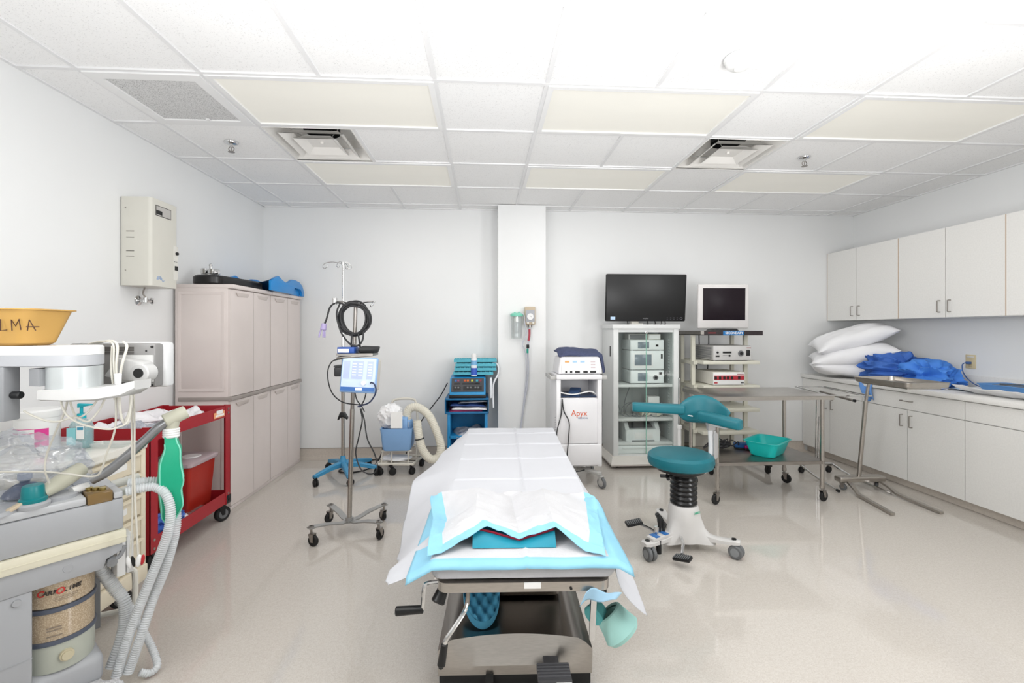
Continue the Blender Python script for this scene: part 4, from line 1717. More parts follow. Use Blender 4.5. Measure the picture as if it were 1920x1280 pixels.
b.tube([(-1.02, 4.70, .55), (-1.03, 4.72, .30), (-1.06, 4.72, .12), (-1.14, 4.66, .012), (-1.30, 4.52, .008), (-1.44, 4.60, .008), (-1.28, 4.86, .009), (-1.10, 4.98, .01), (-.80, 4.92, .01), (-.5, 4.86, .01)], .007, 8)
tag(b.build('power_cord', M_LEAD), 'black mains cord looping over the floor beside the warming cart', 'cord')

# ---------------------------------------------------------------- IV pole with the blue five-star base
M_STAR = mat('star_blue', '#4492bd', .4, var=.03)
t = thing('iv_pole', 'tall chrome drip pole on a blue five-legged base, beside the tall lockers', 'pole', (-1.351, 4.427, 0))
b = MB()
b.lathe([(.05, .095), (.05, .13), (.028, .165), (.022, .20)], seg=24)
for k, a in enumerate((238, 296, 330 + 30, 52, 130)):
    ca, sa = math.cos(R(a)), math.sin(R(a))
    rings = []
    for q, hw_, zt, zb in ((.02, .026, .15, .10), (.15, .022, .138, .098), (.29, .018, .108, .074), (.325, .016, .10, .072)):
        rings.append([Vector((ca * q - sa * s * hw_, sa * q + ca * s * hw_, z)) for s, z in ((1, zb), (1, zt - .008), (.6, zt), (-.6, zt), (-1, zt - .008), (-1, zb))])
    b.loft(rings)
b.build('star_base', M_STAR, t, angle=25)
for a in (238, 296, 360, 52, 130):
    caster(t, .31 * math.cos(R(a)), .31 * math.sin(R(a)), .032, .018, R(a + 70), .082, fork=M_BLACK, twin=True)
b = MB()
b.cyl((0, 0, .15), (0, 0, 1.05), .0165, seg=18)
b.build('lower_tube', M_STEEL, t)
b = MB()
b.cyl((0, 0, 1.05), (0, 0, 1.42), .0125, seg=16)
b.cyl((0, 0, 1.42), (0, 0, 2.045), .009, seg=14)
b.build('upper_tube', M_CHROME, t)
b = MB()
b.cyl((0, 0, 1.0), (0, 0, 1.07), .023, seg=18, bev=.004)
b.cyl((.02, 0, 1.37), (.06, 0, 1.37), .005, seg=8)
b.build('clamp', M_STEELD, t)
b = MB()
b.prism([(-.045, .545), (-.02, .615), (.02, .615), (.05, .565), (.045, .545), (.02, .575), (-.015, .575), (-.03, .545)], -.035, .012, 'y', .004)
b.build('cable_cleat', M_BLACK, t)
for a, L in ((180, .16), (20, .05), (250, .06), (70, .05)):
    ca, sa = math.cos(R(a)), math.sin(R(a))
    b = MB()
    b.tube([(0, 0, 2.03), (ca * L * .6, sa * L * .6, 2.045), (ca * L, sa * L, 2.035), (ca * (L + .03), sa * (L + .03), 2.005), (ca * (L + .015), sa * (L + .015), 1.985), (ca * (L - .01), sa * (L - .01), 1.995), (ca * (L - .012), sa * (L - .012), 2.015)], .0035, 8)
    b.build('hook', M_CHROME, t)
b = MB()
b.lathe([(.016, 2.02), (.018, 2.03), (.016, 2.045), (.0, 2.05)], seg=16)
b.build('hook_hub', M_CHROME, t)

# ---------------------------------------------------------------- second pole carrying the nerve monitor
t = thing('monitor_pole', 'chrome pole on a flat four-legged base, carrying the blue-fronted monitor', 'pole', (-.933, 3.20, 0))
b = MB()
for a in (225, 330, 135, 42):
    ca, sa = math.cos(R(a)), math.sin(R(a))
    rings = []
    for q, z in ((.0, .082), (.06, .080), (.15, .105), (.24, .118), (.285, .118)):
        rings.append([Vector((ca * q - sa * s * .022, sa * q + ca * s * .022, z + d)) for s, d in ((1, -.004), (1, .004), (-1, .004), (-1, -.004))])
    b.loft(rings)
b.cyl((0, 0, .07), (0, 0, .105), .026, seg=18)
b.build('cross_base', mat('painted_steel', '#a9a9a8', .35, .6), t)
for a in (225, 330, 135, 42):
    caster(t, .265 * math.cos(R(a)), .265 * math.sin(R(a)), .036, .022, R(a + 90 + a % 40), .128, wheel=M_RUBBER)
b = MB()
b.cyl((0, 0, .09), (.02, 0, .85), .0155, seg=18)
b.build('lower_tube', M_STEEL, t)
b = MB()
b.cyl((.02, 0, .85), (.043, 0, 1.56), .0125, seg=16)
b.build('upper_tube', M_STEELD, t)
b = MB()
b.tube([(-.095, .0, 1.595), (-.02, 0, 1.588), (.043, 0, 1.565), (.10, 0, 1.588), (.165, 0, 1.592), (.17, -.02, 1.585), (.16, -.03, 1.56), (.15, -.02, 1.56)], .006, 8)
b.cyl((-.098, 0, 1.57), (-.098, 0, 1.615), .016, seg=14)
b.build('cross_hook', M_CHROME, t)
b = MB()
rx = R(-8)
b.box((.065, -.03, 1.222), (.24, .16, .012), .003, (R(4), R(-4), 0))
b.frame(-.055, .185, -.11, .05, .004, 1.222, 1.238)
b.build('shelf_tray', M_STEELD, t)

t = thing('nerve_monitor', 'beige monitor with a pale blue sloping front, clamped on the chrome pole', 'medical device', (-.835, 3.09, .98))
b = MB()
rot = (R(-8), R(2), R(-6))
b.box((-.01, .075, .115), (.225, .14, .215), .012, rot, 3)
b.build('case', mat('monitor_beige', '#cfcac0', .45), t)
b = MB()
b.box((.0, -.005, .115), (.245, .026, .235), .012, rot, 3)
fr = b.build('front_frame', mat('frame_blue', '#8fb0dc', .4), t)
E3 = Euler(rot).to_matrix()
FC = Vector((0, -.005, .115))


def onface(x, z, w_, h_, m, name, th=.003, off=.0135, par=None):
    b = MB()
    b.box(FC + E3 @ Vector((x, -off, z)), (w_, th, h_), 0, rot)
    return b.build(name, m, par or t)


onface(0, .002, .225, .215, mat('face_pale_blue', '#cfe0f5', .4), 'face', .003, .0135)
M_FP = mat('face_lavender', '#b9c6ea', .4)
for x, wd in ((-.082, .042), (-.008, .076), (.076, .04)):
    onface(x, .033, wd, .118, M_FP, 'key_block', .003, .0150)
M_KEYW = mat('key_white', '#eef3fb', .4)
for x in (-.03, .012, .076):
    for k in range(5):
        onface(x, .072 - k * .018, .026, .007, M_KEYW, 'key', .003, .0162)
onface(0, -.093, .225, .026, mat('band_blue', '#3f6fb4', .4), 'blue_band', .003, .0150)
onface(.01, -.093, .045, .018, M_KEYW, 'badge', .003, .0165)
b = MB()
p = FC + E3 @ Vector((.042, -.0145, -.052))
b.cyl(p, p + E3 @ Vector((0, -.014, 0)), .015, seg=20)
b.build('dial', M_KEYW, t)
b = MB()
p = FC + E3 @ Vector((.085, -.0145, -.05))
b.tube([p, p + Vector((.012, -.02, .006)), p + Vector((.03, -.022, -.005)), p + Vector((.04, -.015, -.04)), p + Vector((.03, -.01, -.08)), p + Vector((-.01, 0, -.13)), p + Vector((-.09, .03, -.16))], .005, 8)
b.build('front_lead', mat('lead_navy', '#2a3350', .5), t)
b = MB()
b.bx(-.185, -.125, .05, .11, .10, .165, .01)
b.prism([(-.19, .165), (-.12, .165), (-.125, .178), (-.18, .176)], .05, .11, 'y', .003)
b.build('plug_block', mat('charcoal_plastic', '#3a3a3c', .5), t)
b = MB()
b.bx(-.01, .02, .14, .19, .02, .2, .004)
b.bx(-.135, -.10, .02, .12, .22, .245, .003)
b.build('pole_clamp', M_BLACK, t)
for nm, pts in (('lead', [(-.05, .06, .005), (-.03, .05, -.06), (.0, .05, -.10), (.02, .05, -.14)]), ('lead', [(.04, .03, .005), (.02, .04, -.06), (-.01, .05, -.11)]),
                ('lead', [(-.14, .08, .22), (-.20, .06, .20), (-.225, .05, .12), (-.20, .05, .0), (-.13, .05, -.07), (-.03, .05, -.09), (.02, .05, -.09)])):
    b = MB()
    b.tube(pts, .004, 8)
    b.build(nm, M_LEAD, t)
b = MB()
b.tube([(-.845, 3.15, .86), (-.83, 3.14, .78), (-.855, 3.14, .66), (-.87, 3.13, .56), (-.83, 3.11, .46), (-.76, 3.10, .43), (-.72, 3.10, .47), (-.74, 3.11, .56), (-.79, 3.12, .66), (-.815, 3.14, .78), (-.84, 3.15, .86)], .0045, 8)
tag(b.build('sensor_cable', M_LEAD), 'thin black lead hanging in a loop below the blue-fronted monitor', 'cable')
# things in the tray over the monitor
t = thing('document_box', 'small blue box with a white label in the tray above the monitor', 'box', (-.935, 3.17, 1.2385), R(-4))
b = MB()
b.bx(-.05, .065, -.06, .03, 0, .042, .003)
b.build('box', mat('box_blue', '#2f56a4', .4), t)
b = MB()
b.bx(-.045, .03, -.0615, -.060, .006, .03)
b.build('label', M_LABEL, t)
t = thing('handset', 'flat black handset resting in the tray above the monitor', 'handset', (-.80, 3.16, 1.2385), R(8))
b = MB()
b.prism([(-.05, .0), (.07, .0), (.085, .045), (-.03, .05), (-.06, .03)], -.045, .03, 'y', .01)
b.build('body', M_BLACK, t)
b = MB()
b.lathe([(.018, 0), (.02, .01), (.016, .05), (.0, .055)], (-.905, 3.235, 1.2385), 16)
tag(b.build('foot_bulb', M_BLACK), 'round black knob behind the blue box in the tray', 'knob')
# coiled cable
b = MB()
random.seed(3)
for k in range(7):
    cx, cz = -.888 + random.uniform(-.012, .012), 1.475 + random.uniform(-.014, .010)
    rx_, rz_ = .085 + random.uniform(-.012, .020), .105 + random.uniform(-.014, .012)
    ph = random.uniform(-.12, .12)
    b.tube([(cx + rx_ * math.cos(a * PI / 6 + ph), 3.172 + .004 * k - .02 + .008 * math.sin(a + k), cz + rz_ * math.sin(a * PI / 6)) for a in range(12)], .006, 8, n=4, closed=True)
b.tube([(-.93, 3.15, 1.56), (-.99, 3.13, 1.58), (-1.035, 3.12, 1.55), (-1.06, 3.12, 1.47), (-1.075, 3.12, 1.43)], .006, 8)
b.tube([(-.98, 3.15, 1.58), (-1.0, 3.14, 1.50), (-.97, 3.14, 1.38), (-.91, 3.14, 1.30), (-.86, 3.14, 1.29), (-.83, 3.15, 1.33), (-.825, 3.16, 1.42)], .006, 8)
b.tube([(-.90, 3.15, 1.38), (-.905, 3.15, 1.30), (-.905, 3.18, 1.245)], .006, 8)
b.tube([(-.86, 3.15, 1.37), (-.85, 3.15, 1.31), (-.855, 3.19, 1.245)], .006, 8)
t = b.build('coiled_cable', M_LEAD)
tag(t, 'thick coil of black cable hung over the top of the monitor pole', 'cable')
M_LILAC = mat('lilac_plastic', '#a79bc4', .4)
b = MB()
b.cyl((-1.075, 3.12, 1.44), (-1.082, 3.12, 1.395), .017, .02, seg=14, bev=.004)
for dx in (-.024, 0.004, .016):
    b.cyl((-1.082 + dx * .6, 3.12, 1.40), (-1.085 + dx, 3.115, 1.345), .0055, seg=8)
b.build('lilac_plug', M_LILAC, t)
# ---------------------------------------------------------------- operating table
OT = thing('operating_table', 'operating table in the middle of the room, steel pedestal and padded top under white paper', 'operating table', (.13, 1.50, 0), -.034)
M_DSTEEL = mat('dark_steel', '#8d8883', 0.22, 1.0, .05, 20, stretch=(6, 1, 1))


def topz(y):
    return .62 + .045 * max(0, min(1, y / 1.9))


b = MB()
for y0, y1 in ((.0, .62), (.635, 1.25), (1.265, 1.9)):
    ym = (y0 + y1) / 2
    b.loft([[p + Vector((0, ym, topz(ym) - .055)) for p in rrect(.60, y1 - y0, .03, 0)], [p + Vector((0, ym, topz(ym) - .045)) for p in rrect(.62, y1 - y0 + .004, .035, 0)],
            [p + Vector((0, ym, topz(ym) - .012)) for p in rrect(.62, y1 - y0 + .004, .035, 0)], [p + Vector((0, ym, topz(ym) - .002)) for p in rrect(.59, y1 - y0 - .02, .03, 0)]])
b.build('mattress', mat('padded_cover', '#cdcdd1', .8, bump=.3, bscale=220), OT)
b = MB()
b.loft([[p + Vector((0, .93, z)) for p in rrect(w_, d_, .035, 0, 5)] for w_, d_, z in ((.54, 1.84, .523), (.575, 1.875, .530), (.575, 1.875, .561), (.55, 1.85, .563))])
b.build('frame', M_STEEL, OT)
for s in (-1, 1):
    b = MB()
    b.bx(s * .300, s * .312, .10, 1.75, .515, .545, .003)
    b.build('side_rail', M_CHROME, OT)
b = MB()
b.bx(.0, .055, -.0125, -.0085, .543, .562)
b.build('asset_label', M_LABEL, OT)
b = MB()
b.cyl((.155, -.004, .540), (.155, -.012, .540), .0045, seg=12)
b.build('bolt', M_BLACK, OT)
b = MB()
b.bx(.11, .17, .06, .22, .495, .523, .004)
b.bx(-.29, -.10, .12, .3, .47, .523, .01)
b.build('latch_block', M_BLACK, OT)
b = MB()
b.bx(-.20, .20, .55, 1.15, .18, .50, .03)
b.bx(-.24, .24, .45, 1.45, .47, .524, .01)
b.build('column', M_DSTEEL, OT)
# pedestal: skirt, arched front plate and top plate
BX = .30


def arch(x):
    q = abs(x + .02) / BX
    return .275 + .045 * (1 - q * q) - (.05 * max(0, q - .88) / .12) * .4


b = MB()
N = 24
rings = []
for i in range(N + 1):
    x = -.02 - BX + 2 * BX * i / N
    e = min(1, min(i, N - i) / 1.5)
    rings.append([Vector((x, .262, .055)), Vector((x, .262, .09)), Vector((x, arch(x), .155 + .02 * e)), Vector((x, 1.35, .155 + .02 * e)), Vector((x, 1.40, .12)), Vector((x, 1.40, .055))])
V = [[b.bm.verts.new(p) for p in r] for r in rings]
for i in range(N):
    for j in range(6):
        f = b.bm.faces.new((V[i][j], V[i + 1][j], V[i + 1][(j + 1) % 6], V[i][(j + 1) % 6]))
        f.material_index = 0 if j in (0, 1, 4, 5) else 1
b.bm.faces.new(V[0])
b.bm.faces.new(list(reversed(V[-1])))
b.build('pedestal', [M_STEEL, M_DSTEEL], OT, angle=28)
b = MB()
b.bx(-.02 - BX + .004, -.02 + BX - .004, .268, 1.39, .008, .056, .004)
b.build('skirt', M_BLACK, OT)
for x in (-.27, .23):
    for y in (.33, 1.33):
        b = MB()
        b.cyl((x, y, 0), (x, y, .01), .03, seg=16)
        b.build('levelling_foot', M_RUBBER, OT)
b = MB()
b.box((-.12, .255, .035), (.03, .03, .05), .004)
b.build('socket', M_INK, OT)
b = MB()
b.box((.117, .155, .138), (.122, .075, .020), .004, (R(3), 0, 0))
b.box((.117, .116, .124), (.122, .014, .045), .003, (R(12), 0, 0))
b.box((.117, .235, .10), (.06, .14, .03), .004)
pd = b.build('foot_pedal', mat('pedal_grey', '#4a4a4d', .5), OT)
b = MB()
for k in range(5):
    b.box((.117, .128 + k * .014, .1475 + k * .0007), (.118, .008, .006), .002)
b.build('ribs', mat('pedal_rib', '#5c5c60', .5), pd)
for x0, x1, m in ((.058, .113, mat('pedal_plate_dark', '#55565a', .5)), (.121, .176, M_LABEL)):
    b = MB()
    b.box(((x0 + x1) / 2, .1075, .1235), (x1 - x0, .002, .036), 0, (R(12), 0, 0))
    b.build('pedal_plate', m, pd)
text('RAISE', .017, M_LABEL, pd, (.0855, .1063, .1275), (R(90 + 12), 0, 0), bold=.0004)
text('LOWER', .017, M_INK, pd, (.1485, .1063, .1275), (R(90 + 12), 0, 0), bold=.0004)
# cranks and bars
M_GRIP = mat('black_grip', '#151516', .3)
b = MB()
b.tube([(-.275, .03, .548), (-.322, .02, .548), (-.332, .015, .535), (-.335, .01, .49), (-.337, .01, .468)], .007, 8)
ck = b.build('crank', M_CHROME, OT)
b = MB()
b.cyl((-.334, .012, .466), (-.425, .01, .462), .013, .015, seg=16, bev=.003)
b.build('grip', M_GRIP, ck)
b = MB()
b.tube([(-.19, .10, .52), (-.188, .05, .505), (-.192, .0, .475), (-.225, -.03, .435), (-.252, -.04, .40), (-.258, -.04, .375)], .0075, 9)
ck = b.build('crank', M_CHROME, OT)
b = MB()
b.cyl((-.257, -.04, .388), (-.268, -.045, .318), .0115, .0135, seg=16, bev=.004)
b.ball((-.268, -.046, .318), .009)
b.build('grip', M_GRIP, ck)
b = MB()
b.cyl((-.265, .06, .53), (-.29, .03, .475), .016, .024, seg=16, bev=.004)
b.build('knob', M_GRIP, OT)
b = MB()
b.box((.243, .06, .43), (.021, .012, .22), .003, (R(2), R(2), 0))
b.build('rail_clamp_bar', M_CHROME, OT)

# white paper sheet over the table
M_SHEET = mat('sheet_paper', '#c6c7cc', .75, var=.01, bump=.1, bscale=30)


def lerp_tab(tab, y):
    for (y0, a), (y1, c) in zip(tab[:-1], tab[1:]):
        if y <= y1:
            k = max(0, min(1, (y - y0) / (y1 - y0)))
            k = k * k * (3 - 2 * k)
            return Vector(a).lerp(Vector(c), k)
    return Vector(tab[-1][1])


SHEET_L = [(.03, (-.455, .535)), (.07, (-.472, .525)), (.14, (-.478, .515)), (.24, (-.472, .485)), (.50, (-.525, .42)), (.72, (-.545, .46)), (.95, (-.545, .575)), (1.3, (-.455, .62)), (1.6, (-.385, .625)), (1.93, (-.315, .64))]
SHEET_R = [(.03, (.415, .425)), (.06, (.43, .405)), (.11, (.43, .42)), (.17, (.42, .46)), (.25, (.40, .53)), (.36, (.375, .585)), (.9, (.345, .60)), (1.93, (.318, .62))]


def sheet(u, v):
    y = .03 + 1.90 * v ** 1.5
    L = lerp_tab(SHEET_L, y)
    Rr = lerp_tab(SHEET_R, y)
    tz = topz(y) + .0045
    if u < .25:
        k = (.25 - u) / .25
        q = max(0.0, 1 - y / .18)
        x = -.312 + (L.x + .312) * k ** (1 + .3 * q)
        z = tz + (L.y - tz) * (k ** (1.35 - .75 * q))
        z += .012 * math.sin(y * 9) * k
    elif u > .80:
        k = (u - .80) / .20
        q = max(0.0, 1 - y / .22)
        x = .312 + (Rr.x - .312) * k ** (1 + 1.3 * q)
        z = tz + (Rr.y - tz) * (k ** (1.3 - .6 * q))
    else:
        k = (u - .25) / .55
        x = -.312 + .624 * k
        z = tz + .0025 * noise.noise(Vector((x * 6, y * 5, 1))) + .002
        cr_ = max(0, min(1, (y - .56) / .08))
        z += cr_ * .007 * math.exp(-((x - .03) / .005) ** 2)
        for yc in (.42, .78, 1.12, 1.42, 1.70):
            z += cr_ * .0065 * math.exp(-((y - yc - .02 * x) / .006) ** 2)
    if y > 1.86:
        z -= (y - 1.86) * .35
    yy = y
    return Vector((x, yy, z))


b = MB()
b.grid(sheet, 150, 300)
o = b.build('paper_sheet', M_SHEET, None, angle=40, solid=.0015)
o.location = OT.location
o.rotation_euler = OT.rotation_euler
tag(o, 'white paper sheet covering the operating table and hanging over its left side', 'sheet')

# blue-bordered absorbent pads
M_PADW = mat('pad_white', '#cbcbce', .8, bump=.35, bscale=120)
M_PADB = mat('pad_blue', '#8cc6de', .5, var=.06, bump=.15, bscale=60)


def pad(name, label, f, nu, nv, bu, bv):
    b = MB()
    b.grid(f, nu, nv, lambda u, v: 1 if (u < bu or u > 1 - bu or v < bv or v > 1 - bv) else 0)
    o = b.build(name, [M_PADW, M_PADB], None, angle=40, solid=.0012)
    o.location = OT.location
    o.rotation_euler = OT.rotation_euler
    return tag(o, label, 'underpad', 'blue-bordered absorbent pads')


def pad_low(u, v):
    x = -.385 + u * .745
    y = -.030 + v * .58
    z = topz(max(0, y)) + .0135
    if x < -.30:
        z -= (-.30 - x) * .55
    if x > .31:
        z -= (x - .31) * .6
    if y < -.012:
        z -= (-.012 - y) * 1.0
    z += .0025 * noise.noise(Vector((u * 8, v * 8, 4)))
    z += .045 * math.exp(-((u - .07) / .045) ** 2) * math.exp(-((v - .86) / .12) ** 2)
    z += .040 * math.exp(-((u - .96) / .04) ** 2) * math.exp(-((v - .80) / .10) ** 2)
    z += .004 * math.exp(-((u - .53) / .008) ** 2)
    return Vector((x, y, z))


pad('absorbent_pad', 'lower blue-bordered pad lying flat on the near end of the operating table', pad_low, 70, 56, .10, .075)


NET = [
    [(-0.191, 1.514, 0.647), (-0.145, 1.541, 0.643), (0.008, 1.602, 0.703), (0.120, 1.596, 0.656), (0.250, 1.588, 0.699), (0.341, 1.522, 0.642), (0.402, 1.489, 0.640)],
    [(-0.193, 1.554, 0.656), (-0.145, 1.582, 0.655), (-0.007, 1.623, 0.713), (0.122, 1.616, 0.669), (0.245, 1.608, 0.713), (0.354, 1.562, 0.652), (0.406, 1.518, 0.649)],
    [(-0.195, 1.615, 0.667), (-0.153, 1.652, 0.662), (-0.034, 1.650, 0.728), (0.121, 1.686, 0.670), (0.235, 1.634, 0.739), (0.375, 1.630, 0.664), (0.415, 1.578, 0.658)],
    [(-0.201, 1.785, 0.659), (-0.149, 1.812, 0.638), (-0.033, 1.775, 0.729), (0.119, 1.866, 0.655), (0.237, 1.759, 0.734), (0.399, 1.779, 0.667), (0.444, 1.737, 0.657)],
    [(-0.237, 1.988, 0.659), (-0.189, 2.015, 0.681), (-0.025, 1.955, 0.719), (0.118, 2.037, 0.645), (0.249, 1.939, 0.717), (0.441, 1.997, 0.643), (0.483, 1.935, 0.640)],
]
NV = [0, .09, .25, .60, .95]
NU = [0, .075, .30, .50, .68, .90, 1]


def net(u, v):
    i = max(k for k in range(len(NU) - 1) if NU[k] <= u or k == 0)
    j = max(k for k in range(len(NV)) if NV[k] <= v or k == 0)
    fu = min(1, (u - NU[i]) / (NU[i + 1] - NU[i]))

    def row(k):
        return Vector(NET[k][i]).lerp(Vector(NET[k][i + 1]), fu)
    if j >= len(NV) - 1:
        k = (v - .95) / .05
        p = row(len(NV) - 1) + Vector((0, .035 * k, 0))
        p.z = p.z + (.662 - p.z) * k
    else:
        p = row(j).lerp(row(j + 1), (v - NV[j]) / (NV[j + 1] - NV[j]))
    n_ = .006 * noise.noise(Vector((u * 8, v * 8, 8))) + .005 * noise.noise(Vector((u * 21, v * 17, 2))) + .003 * abs(noise.noise(Vector((u * 14 + v * 9, v * 5, 5))))
    p.z = max(p.z + n_, topz(p.y - 1.5) + .0165)
    return p - OT.location


b = MB()
us = sorted({NU[k] + (NU[k + 1] - NU[k]) * q / 9 for k in range(len(NU) - 1) for q in range(10)})
vs = sorted({a_ + (c_ - a_) * q / 8 for a_, c_ in zip(NV, NV[1:] + [1.0]) for q in range(9)})
VV = [[b.bm.verts.new(net(u, v)) for v in vs] for u in us]
for i in range(len(us) - 1):
    for j in range(len(vs) - 1):
        f = b.bm.faces.new((VV[i][j], VV[i + 1][j], VV[i + 1][j + 1], VV[i][j + 1]))
        um, vm = (us[i] + us[i + 1]) / 2, (vs[j] + vs[j + 1]) / 2
        f.material_index = 1 if (um < .075 or um > .915 or vm < .09) else 0
o = b.build('absorbent_pad', [M_PADW, M_PADB], None, angle=14, solid=.0012)
o.location = OT.location
tag(o, 'upper blue-bordered pad tented over the teal pouch on the operating table', 'underpad', 'blue-bordered absorbent pads')
t = thing('specimen_pouch', 'teal pouch with a red seam hidden under the tented pad on the operating table', 'pouch', OT.location + Vector((0, 0, .6395)), OT.rotation_euler.z)
b = MB()


def vee(x):
    return .006 + .30 * min(.135, abs(x + .012))


def pouch(u, v):
    x = -.175 + .29 * u
    if v < .35:
        return Vector((x, .068 + .045 * v / .35, vee(x) * (v / .35) ** .7))
    k = (v - .35) / .65
    return Vector((x, .113 + .22 * k, vee(x) * (1 - .3 * k)))


b.grid(pouch, 30, 14)
b.grid(lambda u, v: Vector((-.175 + .29 * u, .068 + .265 * v, 0)), 6, 6)
b.build('pouch_body', mat('pouch_teal', '#1f8ea6', .4), t)
b = MB()
P = [(x_, .110, vee(x_) + .002) for x_ in (-.16, -.11, -.06, -.03, -.012, .006, .03, .07, .112)]
rr = [[Vector(p) + Vector((0, 0, dz)) for dz in (-.004, .004)] for p in catmull(P, 6)]
b.loft(rr, False, False, False)
b.build('red_seam', mat('red_edge', '#b3203a', .4), t, solid=.002)
# foam and cradle round the table base
b = MB()
M = Matrix.Translation((0, 0, 0)) @ Euler((R(24), 0, R(4))).to_matrix().to_4x4()


def foamtop(u, v):
    a = 2 * PI * v
    rx, ry = .078, .150
    x, y = rx * u * math.cos(a), ry * u * math.sin(a)
    bump_ = .016 * math.sin(x * 2 * PI / .042) * math.sin(y * 2 * PI / .075)
    return M @ Vector((x, y, .045 + bump_ * (1 if u < .97 else .3)))


b.grid(foamtop, 36, 90)
b.grid(lambda u, v: (M @ Vector((.078 * math.cos(2 * PI * v), .150 * math.sin(2 * PI * v), .045 * (1 - u)))), 2, 90)
b.grid(lambda u, v: (M @ Vector((.078 * u * math.cos(2 * PI * v), .150 * u * math.sin(2 * PI * v), 0))), 4, 90)
bmesh.ops.remove_doubles(b.bm, verts=b.bm.verts, dist=.0004)
o = b.build('foam_pad', mat('foam_blue', '#4f9fc4', .9, var=.06, bump=.2, bscale=300), None, angle=60)
o.location = (-.015, 1.985, .24)
tag(o, 'oval blue egg-crate foam pad lying on the pedestal under the operating table', 'foam')
b = MB()
b.box((.10, 1.99, .2135 - .02), (.05, .035, .003), 0, (R(0), 0, R(40)))
b.bm.free()
t = thing('arm_cradle', 'mint foam arm cradle with a white strap, under the operating table on the right', 'arm cradle', [(0.469, 1.635, 0.338)][0])
M_MINT = mat('mint_foam', '#a6d6cf', .85, var=.05, bump=.2, bscale=250)


def cup(name, m, c, ax, r0, r1, L, th, par):
    b = MB()
    q = Vector(ax).normalized().to_track_quat('Z', 'Y').to_euler()
    b.lathe([(r0 - th, .004), (r0 - th * .4, 0), (r0, .004), (r0 + (r1 - r0) * .5, L * .5), (r1, L * .82), (r1 * .86, L * .97), (r1 * .5, L * 1.05), (.001, L * 1.07), (.001, L), (r1 - th - .01, L * .85), (r0 - th, L * .1)], c, 40, q, False, False)
    return b.build(name, m, par), q


cr, q = cup('cradle', M_MINT, (-.022, .0, .028), (.60, -.28, -.74), .052, .070, .095, .014, t)
b = MB()
M = q.to_matrix()
b.loft([[Vector((-.022, 0, .028)) + M @ Vector((rr_ * math.cos(R(a)), rr_ * math.sin(R(a)), z)) for a in range(195, 290, 10)] for z, rr_ in ((.055, .0625), (.082, .0675))], False, False, False)
b.build('strap', M_LABEL, cr)
cup('small_cuff', mat('teal_foam_dark', '#5fb3b4', .8, bump=.2, bscale=250), (-.045, .02, .035), (-.55, -.55, -.25), .030, .038, .055, .010, t)
b = MB()
b.tube([(-.20, .02, .20), (-.08, .06, .19), (-.03, .05, .12), (-.03, .03, .05)], .014, 10)
b.build('support_arm', M_GRIP, t)
b = MB()
b.grid(lambda u, v: Vector((.20 + u * .115 - .02 * v, -.005 + .02 * math.sin(u * 4), .535 - .045 * v * (1 - .5 * u) + .008 * math.sin(u * 8))), 12, 6)
o = b.build('blue_wrap', mat('wrap_blue', '#a8cfe8', .6), None, solid=.0015)
o.location = OT.location + Vector((0, -.022, 0))
o.rotation_euler = OT.rotation_euler
tag(o, 'pale blue wrap hanging at the right front corner of the operating table frame', 'wrap')

# ---------------------------------------------------------------- teal surgeon's stool
S = thing('surgeon_stool', 'teal surgeon stool with backrest and armrests, black bellows and foot pedals', 'stool', (1.285, 2.87, 0))
b = MB()
b.lathe([(.0, .515), (.17, .515), (.198, .528), (.207, .555), (.203, .585), (.185, .600), (.12, .604), (.0, .603)], (-.02, 0, 0), 48)
b.build('seat', M_TEAL, S)
b = MB()
b.lathe([(.0, .495), (.15, .495), (.16, .515), (.0, .517)], (-.02, 0, 0), 32)
b.build('seat_plate', M_BLACK, S)
b = MB()
pr_ = [(.0, .27)]
for k in range(7):
    z = .275 + k * .030
    pr_ += [(.070, z), (.084, z + .009), (.084, z + .020), (.070, z + .029)]
pr_ += [(.065, .495), (.0, .497)]
b.lathe(pr_, (0, 0, 0), 36)
b.build('bellows', mat('bellows_black', '#101011', .25), S, angle=60)
M_SBASE = mat('stool_base', '#d3d1cf', .4)
b = MB()
ARMS = ((208, .33), (325, .29), (95, .30))
rings = []
for z, r0, ex in ((.055, .105, .09), (.09, .105, .075), (.14, .101, .03), (.20, .098, .008), (.255, .093, 0), (.275, .085, 0)):
    ring = []
    for k in range(60):
        a = 360 * k / 60
        r = r0
        for aa, _ in ARMS:
            dd = abs((a - aa + 180) % 360 - 180)
            r += ex * math.exp(-(dd / 20) ** 2)
        ring.append(Vector((r * math.cos(R(a)), r * math.sin(R(a)), z)))
    rings.append(ring)
b.loft(rings)
b.build('base_column', M_SBASE, S, angle=50)
for aa, L in ARMS:
    ca, sa = math.cos(R(aa)), math.sin(R(aa))
    b = MB()
    rr = []
    for q, hw_, z0, z1 in ((.12, .032, .065, .115), (.19, .028, .075, .102), (L - .03, .030, .082, .104), (L + .01, .036, .088, .112), (L + .04, .022, .09, .110)):
        rr.append([Vector((ca * q - sa * s * hw_, sa * q + ca * s * hw_, z)) for s, z in ((1, z0), (1, z1 - .005), (.7, z1), (-.7, z1), (-1, z1 - .005), (-1, z0))])
    b.loft(rr)
    lg = b.build('leg', M_SBASE, S)
    b = MB()
    b.cyl((ca * (L + .005), sa * (L + .005), .108), (ca * (L + .005), sa * (L + .005), .117), .014, seg=16)
    b.build('bolt_cap', M_BLACK, lg)
    caster(S, ca * L, sa * L, .042, .026, R(-75 if aa != 325 else -50), .09, fork=mat('caster_silver', '#c4c4c4', .3, .7), wheel=M_GREYRUB, twin=True, hub=mat('hub_grey', '#8d9092', .4))
text('XMED', .020, mat('logo_green', '#58b795', .5), S, (.048, -.0905, .245), (R(86), 0, R(28)), bold=.0005)
